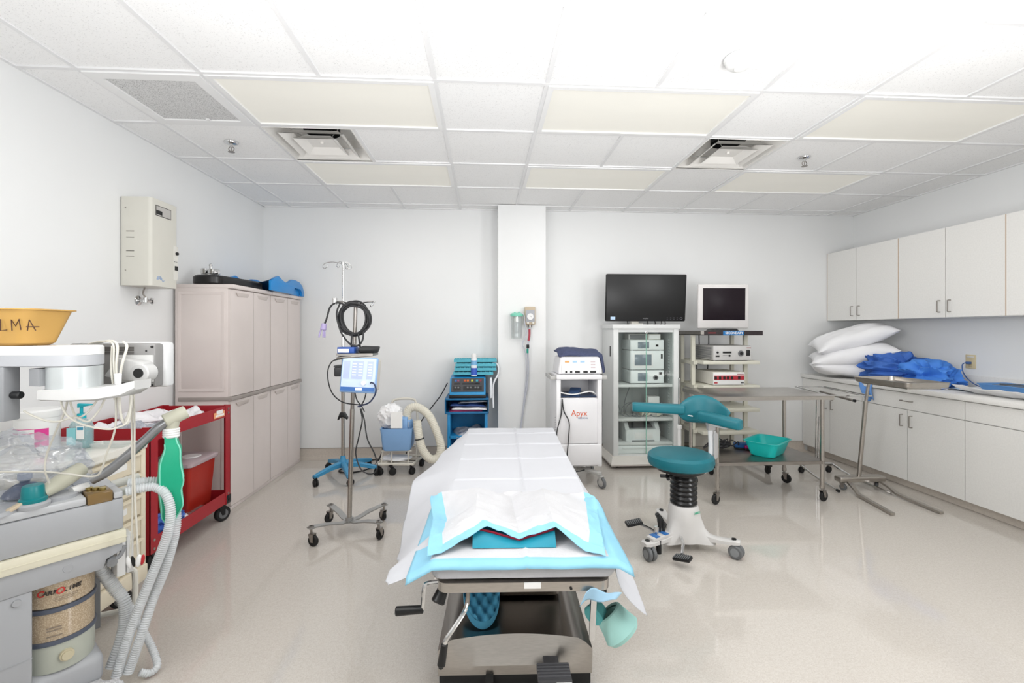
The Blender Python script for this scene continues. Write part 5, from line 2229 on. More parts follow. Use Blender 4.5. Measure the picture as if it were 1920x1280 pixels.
# foot control
b = MB()
b.box((-.20, -.10, .112), (.17, .060, .022), .004, (0, 0, R(28)))
b.build('pedal_bar', M_SBASE, S)
for x, y in ((-.235, -.118), (-.165, -.083)):
    b = MB()
    b.box((x, y, .124), (.038, .058, .003), .001, (0, 0, R(28)))
    b.build('blue_sticker', mat('sticker_blue2', '#2f6fb4', .4), S)
for x, y, z, a, nm in ((-.335, -.02, .165, 75, 'pedal'), (-.125, -.265, .055, 28, 'pedal')):
    b = MB()
    b.box((x, y, z), (.105, .058, .020), .007, (R(6), R(-10), R(a - 75)))
    pdl = b.build(nm, M_BLACK, S)
    b = MB()
    for k in range(8):
        d = Vector((-.042 + k * .012, 0, .0105))
        b.box(Vector((x, y, z)) + Euler((R(6), R(-10), R(a - 75))).to_matrix() @ d, (.005, .050, .004), 0, (R(6), R(-10), R(a - 75)))
    b.build('tread', M_GREYRUB, pdl)
b = MB()
b.tube([(-.30, -.03, .158), (-.25, -.06, .145), (-.21, -.09, .125)], .009, 8)
b.tube([(-.115, -.235, .062), (-.07, -.15, .085), (-.06, -.10, .10)], .010, 8)
b.cyl((-.215, -.095, .115), (-.215, -.095, .17), .014, seg=12)
b.build('pedal_arm', M_CHROME, S)
b = MB()
b.tube([(-.185, -.06, .12), (-.18, -.055, .19), (-.20, -.06, .235)], .013, 8)
b.tube([(-.155, -.06, .12), (-.16, -.05, .185), (-.195, -.055, .235)], .010, 8)
b.build('brake_lever', M_BLACK, S)
b = MB()
b.cyl((-.215, -.13, .02), (-.215, -.13, .10), .016, seg=14)
b.build('brake_foot', M_RUBBER, S)
b = MB()
b.cyl((-.135, -.06, .515), (-.135, -.06, .475), .006, seg=8)
for a in (0, 120, 240):
    b.tube([(-.135, -.06, .472), (-.135 + .04 * math.cos(R(a + 20)), -.06 + .04 * math.sin(R(a + 20)), .466)], .011, 8, smooth=False)
b.build('star_knob', M_BLACK, S)
# back support
b = MB()
rr = []
for p, w_ in (((.02, -.02, .495), .016), ((.09, -.03, .485), .017), ((.145, -.02, .50), .018), ((.175, -.005, .55), .019), ((.185, .0, .62), .02), ((.183, .0, .70), .022), ((.178, .0, .765), .026)):
    rr.append((Vector(p), w_))
b.tube([p for p, _ in rr], .018, 12, n=6)
b.build('back_stem', mat('stem_white', '#d9d9da', .35), S)
b = MB()
b.prism([(.20, .56), (.215, .58), (.215, .72), (.195, .75), (.185, .72), (.185, .57)], -.03, -.02, 'y', .002)
b.bx(.155, .205, -.02, .012, .745, .80, .006)
b.box((.165, -.012, .80), (.03, .045, .05), .004)
b.build('bracket', mat('bracket_silver', '#b9b9ba', .3, .6), S)
# backrest: a curved shield
ang = R(-20)
cb = Vector((.165, .10, .86))
b = MB()
NU, NV = 26, 16


def shield(u, v, off):
    x = (u - .5) * 2
    top = .098 * (1 - abs(x) ** 2.3) + .0
    bot = -.075 * (1 - abs(x) ** 4) - .012
    z = bot + (top - bot) * v
    z += .0
    wx = .165 * x
    e = (1 - abs(x) ** 6) * (1 - abs(2 * v - 1) ** 6)
    yy = -.085 * x * x + off * .026 * (.35 + .65 * e ** .5 if e > 0 else .35)
    p = Vector((wx, yy, z))
    return cb + Euler((R(-6), 0, ang)).to_matrix() @ p


b.grid(lambda u, v: shield(u, v, -1), NU, NV)
b.grid(lambda u, v: shield(u, v, 1), NU, NV)
for vv in (0, 1):
    b.grid(lambda u, v: shield(u, vv, v * 2 - 1), NU, 2)
for uu in (0, 1):
    b.grid(lambda u, v: shield(uu, u, v * 2 - 1), NV, 2)
bmesh.ops.remove_doubles(b.bm, verts=b.bm.verts, dist=.0005)
b.build('backrest', M_TEAL, S, angle=50)


def armrest(p0, p1, w0, w1, h):
    b = MB()
    p0, p1 = Vector(p0), Vector(p1)
    d = (p1 - p0)
    n = Vector((-d.y, d.x, 0)).normalized()
    rr = []
    for s, k in ((0, .6), (.03, .9), (.08, 1), (.5, 1), (.92, 1), (.97, .9), (1, .6)):
        w_ = (w0 + (w1 - w0) * s) * k
        hh = h * (.75 + .25 * k)
        c = p0 + d * s
        rr.append([c + n * (q.x) + Vector((0, 0, q.y)) for q in rrect(w_, hh, h * .26, 0, 4)])
    b.loft(rr)
    return b.build('armrest', M_TEAL, S)


armrest((.04, .08, .868), (-.300, .115, .882), .085, .06, .062)
armrest((.115, .02, .838), (.275, -.19, .815), .085, .085, .062)
b = MB()
b.tube([(.10, .09, .82), (.02, .09, .835), (-.10, .10, .845)], .010, 8)
b.tube([(.17, -.02, .79), (.20, -.06, .785), (.23, -.11, .783)], .011, 8)
b.build('arm_bracket', mat('stem_white', '#d9d9da'), S)
# ---------------------------------------------------------------- tall plastic lockers on the left wall
M_BAND = mat('locker_band', '#a29a95', .5)


def locker(y0, y1, label):
    t = thing('storage_cabinet', label, 'cabinet', (-2.379, (y0 + y1) / 2, 0), 0, 'taupe lockers on the left wall')
    W = (y1 - y0) / 2
    H, X1 = 1.752, .429
    b = MB()
    b.bx(.004, X1 - .03, -W, W, .012, H - .03, .008)
    b.bx(.03, X1 - .05, -W - .003, -W + .01, .93, H - .08, .004)
    b.build('body', M_TAUPE, t)
    for z0, z1 in ((.92, H - .06), (.07, .82)):
        b = MB()
        def q(d, y):
            return [Vector(p) for p in ((.03 + d, y, z0 + d), (X1 - .055 - d, y, z0 + d), (X1 - .055 - d, y, z1 - d), (.03 + d, y, z1 - d))]
        b.loft([q(0, -W + .004), q(0.002, -W - .005), q(.022, -W - .005), q(.026, -W + .004), q(0, -W + .004)], False, False)
        b.build('side_moulding', M_TAUPE, t)
    b = MB()
    b.bx(.0, X1 + .012, -W - .004, W + .004, H - .035, H, .012)
    b.build('top', M_TAUPE, t)
    b = MB()
    b.bx(.03, X1 + .006, -W - .007, W + .004, .848, .878, .004)
    b.build('belt', M_BAND, t)
    b = MB()
    b.bx(.01, X1 - .01, -W, W, 0, .03, .004)
    b.build('plinth', M_TAUPE, t)
    for z0, z1 in ((.882, H - .04), (.035, .845)):
        for s in (-1, 1):
            b = MB()
            n = 8
            outer = []
            for k in range(n + 1):
                q = k / n
                yy = s * (.003 + (W - .006) * q)
                xx = X1 - .012 + .014 * (1 - q * q)
                outer.append((xx, yy))
            poly = outer + [(X1 - .032, s * (W - .003)), (X1 - .032, s * .003)]
            b.prism(poly, z0, z1, 'z')
            d = b.build('door', M_TAUPE, t, angle=25)
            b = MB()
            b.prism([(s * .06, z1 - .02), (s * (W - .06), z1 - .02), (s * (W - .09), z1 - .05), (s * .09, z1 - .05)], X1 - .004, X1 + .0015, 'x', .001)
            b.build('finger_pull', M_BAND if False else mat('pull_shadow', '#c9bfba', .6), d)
    return t


locker(3.636, 4.288, 'taupe plastic locker nearest the camera on the left wall, black leg board on top')
locker(4.300, 4.960, 'taupe plastic locker in the back left corner, blue plastic sled on top')

# black padded leg board with chrome clamp
t = thing('leg_board', 'black padded leg board with a chrome clamp lying on the near locker', 'padded board', (-2.14, 3.96, 1.7525), R(-8))
b = MB()
b.loft([[Vector((p.x, p.y, z + .0 * p.y)) for p in rrect(w_, d_, .09, 0, 8)] for w_, d_, z in ((.22, .62, .0), (.235, .635, .012), (.235, .635, .058), (.215, .615, .072))])
b.build('pad', mat('black_vinyl', '#1c1b1c', .35, var=.1), t)
b = MB()
b.bx(-.05, .05, -.30, -.14, .072, .078, .002)
b.box((-.03, -.22, .105), (.045, .10, .05), .012)
b.box((.03, -.22, .105), (.045, .09, .045), .010)
b.cyl((-.06, -.22, .10), (.07, -.22, .10), .014, seg=14)
b.cyl((0, -.22, .12), (0, -.22, .155), .010, seg=12)
b.ball((0, -.22, .158), .013)
b.build('clamp', M_CHROME, t)
t = thing('plastic_sled', 'bright blue moulded plastic sled with a hand hole, on top of the far locker', 'plastic board', (-2.15, 4.58, 1.7525), R(2))
b = MB()
pts = [(-.42, .0), (-.42, .085), (-.34, .12), (-.26, .145), (-.18, .115), (-.10, .095), (-.03, .105), (.05, .145), (.14, .150), (.26, .14), (.34, .11), (.39, .05), (.39, 0), (.32, 0), (.32, .045), (.28, .072), (.13, .075), (.10, .05), (.10, 0)]
for x0, x1 in ((.215, .24), (-.16, -.135)):
    b.prism(pts, x0, x1, 'x', .004)
b.grid(lambda u, v: Vector((-.155 + .38 * u, -.41 + .78 * v, .058 + .05 * math.sin(v * PI * 2.1 + .4) * .5 + .03 * (2 * abs(u - .5)) ** 3)), 10, 24)
b.bx(.20, .212, .09, .33, .0, .085)
b.build('shell', mat('sled_blue', '#1d87cf', .3, var=.02), t)

# wall unit and its valve
M_GAS = mat('cabinet_putty', '#d3d1c8', .42, var=.012)
t = thing('wall_unit', 'putty coloured metal control box high on the left wall', 'wall box', (-2.40, 3.27, 1.69))
b = MB()
b.loft([[Vector((p.x + .10, p.y, z)) for p in rrect(.20, .265, .022, 0, 5)] for z in (0, .585)])
b.build('housing', M_GAS, t, angle=40)
b = MB()
b.bx(.1985, .2015, -.09, .06, .475, .545)
wd = b.build('window_frame', mat('dark_frame', '#4a4744', .5), t)
b = MB()
b.bx(.2005, .2025, -.085, .055, .48, .54)
b.build('window', mat('window_grey', '#b9b6b2', .3), wd)
b = MB()
b.bx(.202, .2035, -.085, -.03, .485, .512)
b.build('counter', M_INK, wd)
b = MB()
for z in (.275, .31, .185, .15):
    pass
b.bm.free()
for z in (.355, .315, .225, .190):
    b = MB()
    b.bx(.045, .095, -.1335, -.1315, z, z + .004)
    b.build('slot', M_GAP, t)
for z in (.51, .10):
    b = MB()
    b.cyl((.04, -.131, z), (.04, -.1345, z), .004, seg=10)
    b.build('screw', M_STEELD, t)
b = MB()
b.bx(.199, .2012, .085, .13, .06, .30)
pn = b.build('switch_panel', mat('panel_putty', '#dedcd5', .4), t)
b = MB()
b.cyl((.201, .115, .25), (.212, .115, .25), .011, seg=14)
b.build('button', M_INK, pn)
b = MB()
b.bx(.201, .206, .098, .125, .13, .16)
b.build('switch', M_INK, pn)
for k in range(3):
    b = MB()
    b.cyl((.201, .095 + k * .012, .19), (.203, .095 + k * .012, .19), .003, seg=8)
    b.build('indicator', M_GREYRUB, pn)
b = MB()
for r_ in (.010, .017, .024):
    b.ringt((.2012, -.055, .045), r_, .0022, (R(90), 0, R(90)), 14, 6, 0, 180)
b.tube([(.2012, -.030, .045), (.2012, -.02, .035), (.2012, -.01, .045)], .0022, 6)
b.build('emblem', mat('logo_blue_grey', '#9fb2cf', .4), t)
t = thing('wall_valve', 'small chrome stop valve on the wall below the control box', 'valve', (-2.40, 3.30, 1.60))
b = MB()
b.lathe([(.034, 0), (.034, .004), (.02, .010), (.012, .012), (.012, .05)], (0, 0, 0), 24, (0, R(90), 0))
b.cyl((.05, 0, -.012), (.05, 0, .02), .014, seg=14)
b.cyl((.05, 0, 0), (.05, .05, 0), .010, seg=12)
b.build('body', M_CHROME, t)
b = MB()
b.loft([[Vector((p.x * 1 + .05, .058 + dy, p.y)) for p in rrect(.018, .044, .009, 0, 5)] for dy in (0, .008)])
b.build('valve_handle', M_CHROME, t)
b = MB()
b.tube([(.05, 0, .02), (.045, -.015, .05), (.06, -.02, .09)], .005, 8)
b.build('supply_tube', M_STEELD, t)

# ---------------------------------------------------------------- red shop cart
M_RED = mat('red_enamel', '#a5222c', .35, var=.03)
RC = thing('utility_cart', 'red two-shelf metal cart along the left wall, holding the sharps bin', 'cart', (-2.12, 3.08, 0))
HX, HY = .24, .405
for sx in (-1, 1):
    for sy in (-1, 1):
        b = MB()
        xx, yy = sx * HX, sy * HY
        b.bx(min(xx, xx - sx * .004), max(xx, xx - sx * .004), min(yy, yy - sy * .062), max(yy, yy - sy * .062), .125, .845)
        b.bx(min(xx, xx - sx * .045), max(xx, xx - sx * .045), min(yy, yy - sy * .004), max(yy, yy - sy * .004), .125, .845)
        up = b.build('upright', M_RED, RC)
        for z in (.15, .20, .79, .82):
            b = MB()
            b.cyl((xx + sx * .0, yy - sy * .03, z), (xx + sx * .004, yy - sy * .03, z), .008, seg=10)
            b.build('bolt', M_STEEL, up)
        caster(RC, sx * (HX - .05), sy * (HY - .06), .055, .032, R(60 if sy > 0 else 100), .13, fork=M_BLACK, hub=M_GREYRUB)


def ctray(z, h):
    b = MB()
    b.bx(-HX + .004, HX - .004, -HY + .004, HY - .004, z, z + .004)
    b.frame(-HX + .003, HX - .003, -HY + .003, HY - .003, .004, z, z + h)
    return b


ctray(.130, .085).build('lower_tray', M_RED, RC)
ctray(.762, .078).build('upper_tray', M_RED, RC)
b = MB()
b.bx(HX - .001, HX + .001, .20, .33, .775, .815)
b.build('orange_label', mat('orange_label', '#f0a878', .5), RC)
b = MB()
b.bx(HX - .0005, HX + .0016, .215, .32, .783, .797)
b.build('paper_label', M_LABEL, RC)
b = MB()
b.bx(HX - .0005, HX + .0016, .23, .305, .80, .826)
b.build('paper_label', M_LABEL, RC)
b = MB()
b.bx(HX - .004, HX + .004, HY - .05, HY + .003, .125, .185, .002)
b.build('corner_bracket', M_BLACK, RC)
# sharps bin
t = thing('sharps_container', 'red sharps container with a clear lid on the lower tray of the red cart', 'sharps bin', (-2.08, 3.24, .1345))
b = MB()
b.loft([[p + Vector((0, 0, z)) for p in rrect(w_, d_, .02, 0, 4)] for w_, d_, z in ((.25, .24, 0), (.26, .25, .01), (.31, .29, .355), (.32, .30, .36))])
b.build('bin', mat('sharps_red', '#a92a1e', .4, var=.03), t)
b = MB()
b.loft([[p + Vector((0, 0, z)) for p in rrect(w_, d_, .025, 0, 4)] for w_, d_, z in ((.335, .315, .358), (.34, .32, .362), (.34, .32, .382), (.32, .30, .388))])
lid = b.build('lid', mat('clear_lid', '#c9b9be', .3, alpha=.8), t)
b = MB()
b.lathe([(.055, .387), (.06, .392), (.055, .396), (.0, .393)], (.06, .02, 0), 26)
b.build('fill_port', M_WHITE, lid)
b = MB()
b.box((.045, -.1275, .10), (.10, .0015, .075), 0, (R(-3), 0, 0))
lb = b.build('hazard_label', M_LABEL, t)
b = MB()
b.box((.072, -.1290, .10), (.035, .0012, .03), 0, (R(-3), 0, 0))
b.build('orange_panel', mat('hazard_orange', '#d9532c', .5), lb)
packs = []
random.seed(8)
for i, (x, y, z, sx, sy, rot, m, lb) in enumerate((
        (-2.16, 2.93, .800, .22, .26, .3, 0, 'white wrapped syringe packs at the middle of the red cart top tray'),
        (-2.05, 3.10, .812, .20, .22, -.3, 0, 'white packet by the front rim of the red cart top tray'),
        (-2.20, 3.20, .806, .20, .26, .1, 0, 'white packet at the wall side of the red cart top tray'),
        (-2.06, 3.30, .802, .18, .2, .5, 0, 'white packet at the far end of the red cart top tray'),
        (-2.15, 3.02, .836, .22, .24, -.5, 0, 'white packet lying crosswise on top of the red cart'),
        (-2.06, 2.82, .806, .20, .17, .1, 1, 'clear film packet at the near end of the red cart top tray'),
        (-2.22, 2.78, .800, .16, .16, .7, 0, 'white packet in the near wall corner of the red cart top tray'))):
    packet('sealed_packet', lb, (x, y, z), (sx, sy, .06), (R(6 - 2 * i), R(5), rot), [mat('packet_white', '#e9e7ea', .5, var=.08, scale=20), M_FOIL][m], 20 + i, 'packets in the top tray of the red cart')
t = heap('glove_bundle', 'crumpled blue gloves on the lower tray of the red cart, behind the green bag', 'gloves', mat('glove_blue', '#4367b6', .5, var=.1), (-1.99, 2.96, .185), (.08, .13, .07), 17, .5, 1.8, None, sub=4, fl=-.7)
heap('glove_bundle', 'pale blue crumpled pack at the near end of the red cart lower tray', 'pack', mat('glove_pale', '#6f93cf', .5, var=.1), (-2.10, 2.80, .22), (.09, .09, .11), 18, .5, 1.8, None, sub=4, fl=-.75)
heap('tissue', 'crumpled white tissue beside the blue gloves on the red cart', 'tissue', M_PAPER, (-1.945, 3.055, .165), (.04, .05, .035), 19, .5, 2.2, None, sub=3, fl=-.8)
t = thing('bottle', 'clear empty bottle lying on the lower tray of the red cart by its rim', 'bottle', (-1.955, 3.20, .166), R(92))
b = MB()
b.lathe([(.0, -.10), (.028, -.10), (.03, -.09), (.03, .05), (.012, .085), (.012, .11), (.0, .11)], (0, 0, 0), 20, (0, R(90), 0))
b.build('bottle_body', M_CLEAR, t)
b = MB()
b.bx(-.075, .075, -.07, .0, .0, .11, .003)
o = b.build('carton', mat('carton_white', '#e9e9ee', .5))
o.location = (-2.0, 3.075, .1355)
bpy.data.objects.remove(o)

# ---------------------------------------------------------------- cream drawer cart
M_CREAM = mat('cart_cream', '#e6dcc6', .45, var=.02)
CC = thing('supply_cart', 'cream drawer cart between the anaesthesia machine and the red cart', 'cart', (-2.055, 2.22, 0))
HX, HY = .305, .24
b = MB()
b.bx(-HX, HX - .022, -HY, HY, .17, .785, .004)
for s in (-1, 1):
    b.bx(HX - .024, HX, s * HY if s < 0 else HY - .03, s * HY + .03 if s < 0 else HY, .17, .785, .003)
b.build('body', M_CREAM, CC)
b = MB()
b.bx(-HX - .01, HX + .006, -HY - .006, HY + .006, .785, .805, .006)
b.frame(-HX - .01, HX + .006, -HY - .006, HY + .006, .012, .80, .822)
b.build('top', mat('cart_top', '#ebe8df', .25, coat=.3), CC)
b = MB()
b.bx(-HX - .008, HX + .008, -HY - .006, HY + .006, .11, .19, .008)
b.build('bumper', M_CREAM, CC)
for k, (z0, z1) in enumerate(((.675, .775), (.565, .668), (.455, .558), (.345, .448), (.20, .338))):
    b = MB()
    b.bx(HX - .02, HX - .004, -HY + .032, HY - .032, z0 + .004, z1 - .016, .002)
    b.prism([(HX - .006, z1 - .018), (HX + .016, z1 - .012), (HX + .016, z1 - .004), (HX - .006, z1 - .002)], -HY + .034, HY - .034, 'y')
    d = b.build('drawer', M_CREAM, CC)
    b = MB()
    b.bx(HX - .0042, HX - .002, -.02, .12, z0 + .035, z0 + .065)
    b.build('label_holder', M_LABEL, d)
for x in (-.22, .22):
    for y in (-.16, .16):
        caster(CC, x, y, .045, .025, R(30), .112, hub=M_GREYRUB)
b = MB()
b.cyl((HX + .006, -.10, .72), (HX + .018, -.10, .72), .008, seg=12)
b.build('lock', M_CHROME, CC)

t = thing('wipes_tub', 'white round wipes tub with pink print on the cream cart', 'tub', (-2.185, 2.36, .8055))
b = MB()
b.lathe([(.0, 0), (.078, 0), (.082, .006), (.082, .165), (.078, .170)], seg=36)
b.build('tub', M_WHITE, t)
b = MB()
b.lathe([(.085, .165), (.087, .172), (.087, .195), (.08, .203), (.0, .205)], seg=36)
b.build('lid', M_WHITE, t)


def cylpatch(r, a0, a1, z0, z1, n=10):
    b = MB()
    b.loft([[Vector((r * math.cos(R(a0 + (a1 - a0) * k / n)), r * math.sin(R(a0 + (a1 - a0) * k / n)), z)) for k in range(n + 1)] for z in (z0, z1)], False, False, False)
    return b


M_PINK = mat('magenta_print', '#d63a8e', .5)
cylpatch(.0825, -55, -20, .03, .115).build('pink_label', M_PINK, t)
for z in (.095, .115):
    cylpatch(.0824, -130, -55, z, z + .003).build('pink_line', M_PINK, t)
t = thing('hand_sanitizer', 'clear sanitizer bottle with a turquoise pump on the cream cart', 'bottle', (-2.015, 2.40, .8055))
b = MB()
b.loft([[p + Vector((0, 0, z)) for p in rrect(w_, d_, .022, 0, 5)] for w_, d_, z in ((.082, .06, 0), (.088, .065, .006), (.088, .065, .11), (.076, .056, .13), (.036, .036, .142), (.034, .034, .150))])
b.build('bottle_body', glassy('sanitizer_bottle', '#dff3f4', .08, .04, '#e8f6f7', .25), t)
b = MB()
b.loft([[p + Vector((0, 0, z)) for p in rrect(.078, .053, .018, 0, 5)] for z in (.006, .10)])
b.build('gel', glassy('sanitizer_gel', '#bfe9ee', .05, .1, '#9fdde4', .4), t)
b = MB()
b.bx(-.042, .0, -.0337, -.0327, .02, .105)
b.build('turquoise_label', mat('label_turquoise', '#8fd4da', .5), t)
b = MB()
b.bx(.004, .040, -.0337, -.0327, .05, .115)
b.build('label', M_LABEL, t)
b = MB()
b.bx(.008, .036, -.0345, -.0337, .095, .108)
b.build('label_print', mat('label_print', '#3a98b8', .5), t)
b = MB()
b.cyl((0, 0, .148), (0, 0, .172), .019, .017, seg=20)
b.cyl((0, 0, .17), (0, 0, .205), .007, seg=12)
b.prism([(-.014, .200), (.05, .212), (.05, .218), (-.014, .222)], -.010, .010, 'y', .003)
b.build('pump', mat('pump_turquoise', '#12a9b8', .35), t)
t = thing('clear_tray', 'small clear plastic tray standing at the back of the cream cart', 'tray', (-1.87, 2.40, .806))
b = MB()
b.basin(.16, .08, .025, .006, .002, .002, .01)
b.build('tray_body', M_CLEAR, t)
# ---------------------------------------------------------------- anaesthesia machine in the left foreground
M_AG = mat('machine_grey', '#abadb1', .45, var=.012)
M_AGD = mat('machine_grey_dark', '#8f9194', .45)
M_ACR = mat('machine_cream', '#e4dfca', .45, var=.012)
AM = thing('anaesthesia_machine', 'grey anaesthesia machine with a cream band, cut by the left edge of the photo', 'medical machine', (-1.388, 1.837, 0), R(49.6))
b = MB()
b.bx(-1.0, 0, 0, .37, .63, .748, .006)
b.build('body', M_AG, AM)
b = MB()
b.bx(-1.0, -.105, .004, .37, .750, .778, .006)
b.bx(-.105, 0, .10, .37, .750, .778, .006)
b.bx(-.03, 0, .0, .11, .750, .775, .006)
b.build('worktop', mat('machine_top', '#bfc1c4', .35), AM)
b = MB()
b.bx(-1.0, .006, -.012, .37, .578, .628, .005)
b.bx(-1.0, .006, -.0135, -.011, .600, .603)
b.build('cream_band', M_ACR, AM)
b = MB()
b.prism([(-1.0, .498), (-.055, .498), (-.055, .535), (-.003, .545), (-.003, .577), (-1.0, .577)], .0, .36, 'y', .004)
b.build('lower_panel', M_AG, AM)
b = MB()
b.cyl((-.035, .02, .518), (-.035, -.008, .512), .014, .016, seg=18)
b.tube([(-.035, .006, .515), (-.010, .006, .527), (.004, .006, .56)], .008, 8)
b.build('release_catch', M_AGD, AM)
b = MB()
b.ringt((-.155, -.0005, .540), .013, .0012, (R(90), 0, 0), 28, 6)
b.cyl((-.155, .002, .540), (-.155, -.001, .540), .0125, seg=24)
b.build('round_cap', M_AG, AM)
b = MB()
b.bx(-1.0, -.243, .004, .36, .06, .498, .006)
b.bx(-1.0, -.243, .002, .006, .268, .270)
b.build('pedestal', M_AG, AM)
b = MB()
b.cyl((-.280, .006, .475), (-.280, -.004, .475), .011, seg=18)
b.build('push_button', M_AG, AM)
b = MB()
b.bx(-1.0, -.05, .02, .37, .06, .175, .03, 3)
b.build('base', M_AG, AM)
b = MB()
b.bx(-.243, -.02, .25, .36, .16, .50)
b.build('rear_column', M_AGD, AM)
for x in (-.9, -.12):
    for y in (.07, .31):
        caster(AM, x, y, .03, .025, R(20), .065, wheel=M_GREYRUB)
# absorber canisters


def granules():
    m = mat('absorbent_granules', '#d9cdbb', .6)
    nt = m.node_tree
    bb = nt.nodes['Principled BSDF']
    vo = nt.nodes.new('ShaderNodeTexVoronoi')
    vo.inputs['Scale'].default_value = 230
    tc = nt.nodes.new('ShaderNodeTexCoord')
    nt.links.new(tc.outputs['Object'], vo.inputs['Vector'])
    rp = nt.nodes.new('ShaderNodeValToRGB')
    rp.color_ramp.elements[0].position = .1
    rp.color_ramp.elements[0].color = C('#f3ede3')
    rp.color_ramp.elements[1].position = .6
    rp.color_ramp.elements[1].color = C('#c9b9a5')
    nt.links.new(vo.outputs['Distance'], rp.inputs[0])
    nt.links.new(rp.outputs[0], bb.inputs['Base Color'])
    return m


CX, CY, CRd = -.160, .115, .098
b = MB()
b.lathe([(.0, .29), (CRd - .002, .29), (CRd - .002, .398), (.0, .398)], (CX, CY, 0), 48)
b.lathe([(.0, .408), (CRd - .002, .408), (CRd - .002, .50), (.0, .50)], (CX, CY, 0), 48)
can = b.build('absorber_canister', granules(), AM)
b = MB()
b.lathe([(CRd, .288), (CRd, .50)], (CX, CY, 0), 48, cap0=False, cap1=False)
b.build('clear_wall', glassy('canister_wall', '#f6f1e8', .05, .05), can)
M_SLATE = mat('slate_ring', '#555c6b', .4)
for z in (.397, .282):
    b = MB()
    b.lathe([(CRd - .003, z - .008), (CRd + .004, z - .007), (CRd + .005, z), (CRd + .004, z + .007), (CRd - .003, z + .008)], (CX, CY, 0), 48, cap0=False, cap1=False)
    b.build('clamp_ring', M_SLATE, AM)
b = MB()
b.lathe([(.0, .175), (CRd - .004, .175), (CRd - .002, .182), (CRd, .275), (.0, .275)], (CX, CY, 0), 48)
b.build('canister_cup', mat('cup_grey_green', '#b9bdb2', .45), AM)
b = MB()
a = R(-88)
for r_, L in ((.020, .010), (.015, .016)):
    b.cyl((CX + (CRd - .004) * math.cos(a), CY + (CRd - .004) * math.sin(a), .228), (CX + (CRd + L) * math.cos(a), CY + (CRd + L) * math.sin(a), .228), r_, seg=20)
b.build('drain_plug', mat('plug_cream', '#c9c0a4', .4), AM)
for i, ch in enumerate('CARBOLIME'):
    a = R(-128 + i * 7.6)
    rr = CRd + .0012
    big = ch in 'CO' and i in (0, 4)
    text(ch, .030 if big else .020, mat('print_red', '#cc3a36', .5) if big else mat('print_dark', '#3d3733', .5), AM, (CX + rr * math.cos(a), CY + rr * math.sin(a), .462), (R(90), 0, a + R(90)), 'lettering', bold=.0007, shear=.15)
for z, a0, a1 in ((.440, -105, -65), (.434, -108, -70), (.428, -105, -75), (.335, -118, -95), (.325, -118, -95), (.305, -118, -94)):
    b = MB()
    b.loft([[Vector((CX + (CRd + .0008) * math.cos(R(a0 + (a1 - a0) * k / 8)), CY + (CRd + .0008) * math.sin(R(a0 + (a1 - a0) * k / 8)), zz)) for k in range(9)] for zz in (z, z + (.0016 if z > .4 else .004))], False, False, False)
    b.build('print_line', mat('print_brown', '#8b7f72', .6), AM)
# items built into the top
b = MB()
b.bx(-.103, -.032, -.0015, .098, .747, .786, .003)
b.build('acrylic_block', mat('smoked_acrylic', '#8a6f45', .12, alpha=.85), AM)
for x, y in ((-.085, .075), (-.055, .035), (-.07, .055)):
    b = MB()
    b.cyl((x, y, .785), (x, y, .796), .011, seg=14, bev=.002)
    b.build('brass_screw', mat('brass', '#b9a66b', .3, 1.0), AM)
b = MB()
b.lathe([(.0, .776), (.052, .776), (.052, .790), (.046, .794), (.0, .796)], (-.165, .085, 0), 30)
b.build('port_disc', M_AG, AM)
b = MB()
b.tube([(-.215, .05, .815), (-.18, .07, .828), (-.14, .095, .845), (-.10, .12, .862)], .029, 18, n=5, rf=lambda t, i: .72 + .28 * min(1, t * 2.2) - .25 * max(0, t - .7))
b.build('cream_elbow', mat('elbow_cream', '#bdbcab', .4), AM)
b = MB()
b.tube([(-.135, .075, .794), (-.105, .088, .797), (-.085, .092, .797)], .015, 12)
b.build('white_fitting', M_WHITE, AM)
b = MB()
b.lathe([(.0, .776), (.043, .778), (.045, .79), (.040, .797), (.0, .798)], (-.238, .035, 0), 30)
b.build('knob_base', M_AG, AM)
b = MB()
b.lathe([(.036, .797), (.037, .808), (.031, .812), (.029, .848), (.026, .854), (.0, .856)], (-.238, .035, 0), 28)
b.build('teal_knob', mat('knob_teal', '#0f7d82', .35), AM)
b = MB()
b.box((-.285, .02, .792), (.05, .022, .012), .003, (0, R(-25), R(10)))
b.build('wooden_tab', mat('tab_wood', '#c9b9a0', .5), AM)
b = MB()
b.lathe([(.0, .776), (.085, .776), (.08, .789), (.0, .793)], (-.345, .07, 0), 30)
b.build('left_dome', M_AG, AM)
b = MB()
b.cyl((-.005, .10, .742), (.075, .10, .752), .017, seg=16)
b.cyl((-.005, .155, .765), (.085, .16, .775), .017, seg=16)
b.build('breathing_port', mat('port_white', '#d9d9d2', .4), AM)
b = MB()
b.cyl((-.69, .12, .77), (-.69, .12, 1.28), .04, seg=20)
b.build('mast', M_AG, AM)
# horizontal shelf arm, its joint and bracket
M_ARMW = mat('arm_white', '#e2e2e2', .4)
b = MB()
AX, AY = Vector((math.cos(.06), -math.sin(.06), 0)), Vector((math.sin(.06), math.cos(.06), 0))
inv = (Matrix.Translation(AM.location) @ AM.rotation_euler.to_matrix().to_4x4()).inverted()


def AP(cx, cy, z):
    """point beside the camera's own axes (right, ahead, up) turned into the machine's frame"""
    return inv @ (AX * cx + AY * cy + Vector((0, 0, z)))


def arm_ring(z, g):
    ring = [AP(-2.05, 1.50 - .075 + g, z)]
    for k in range(9):
        a = R(-90 + 180 * k / 8)
        ring.append(AP(-1.446 + (.076 - g) * math.cos(a), 1.50 + (.075 - g) * math.sin(a), z))
    ring.append(AP(-2.05, 1.50 + .075 - g, z))
    return ring


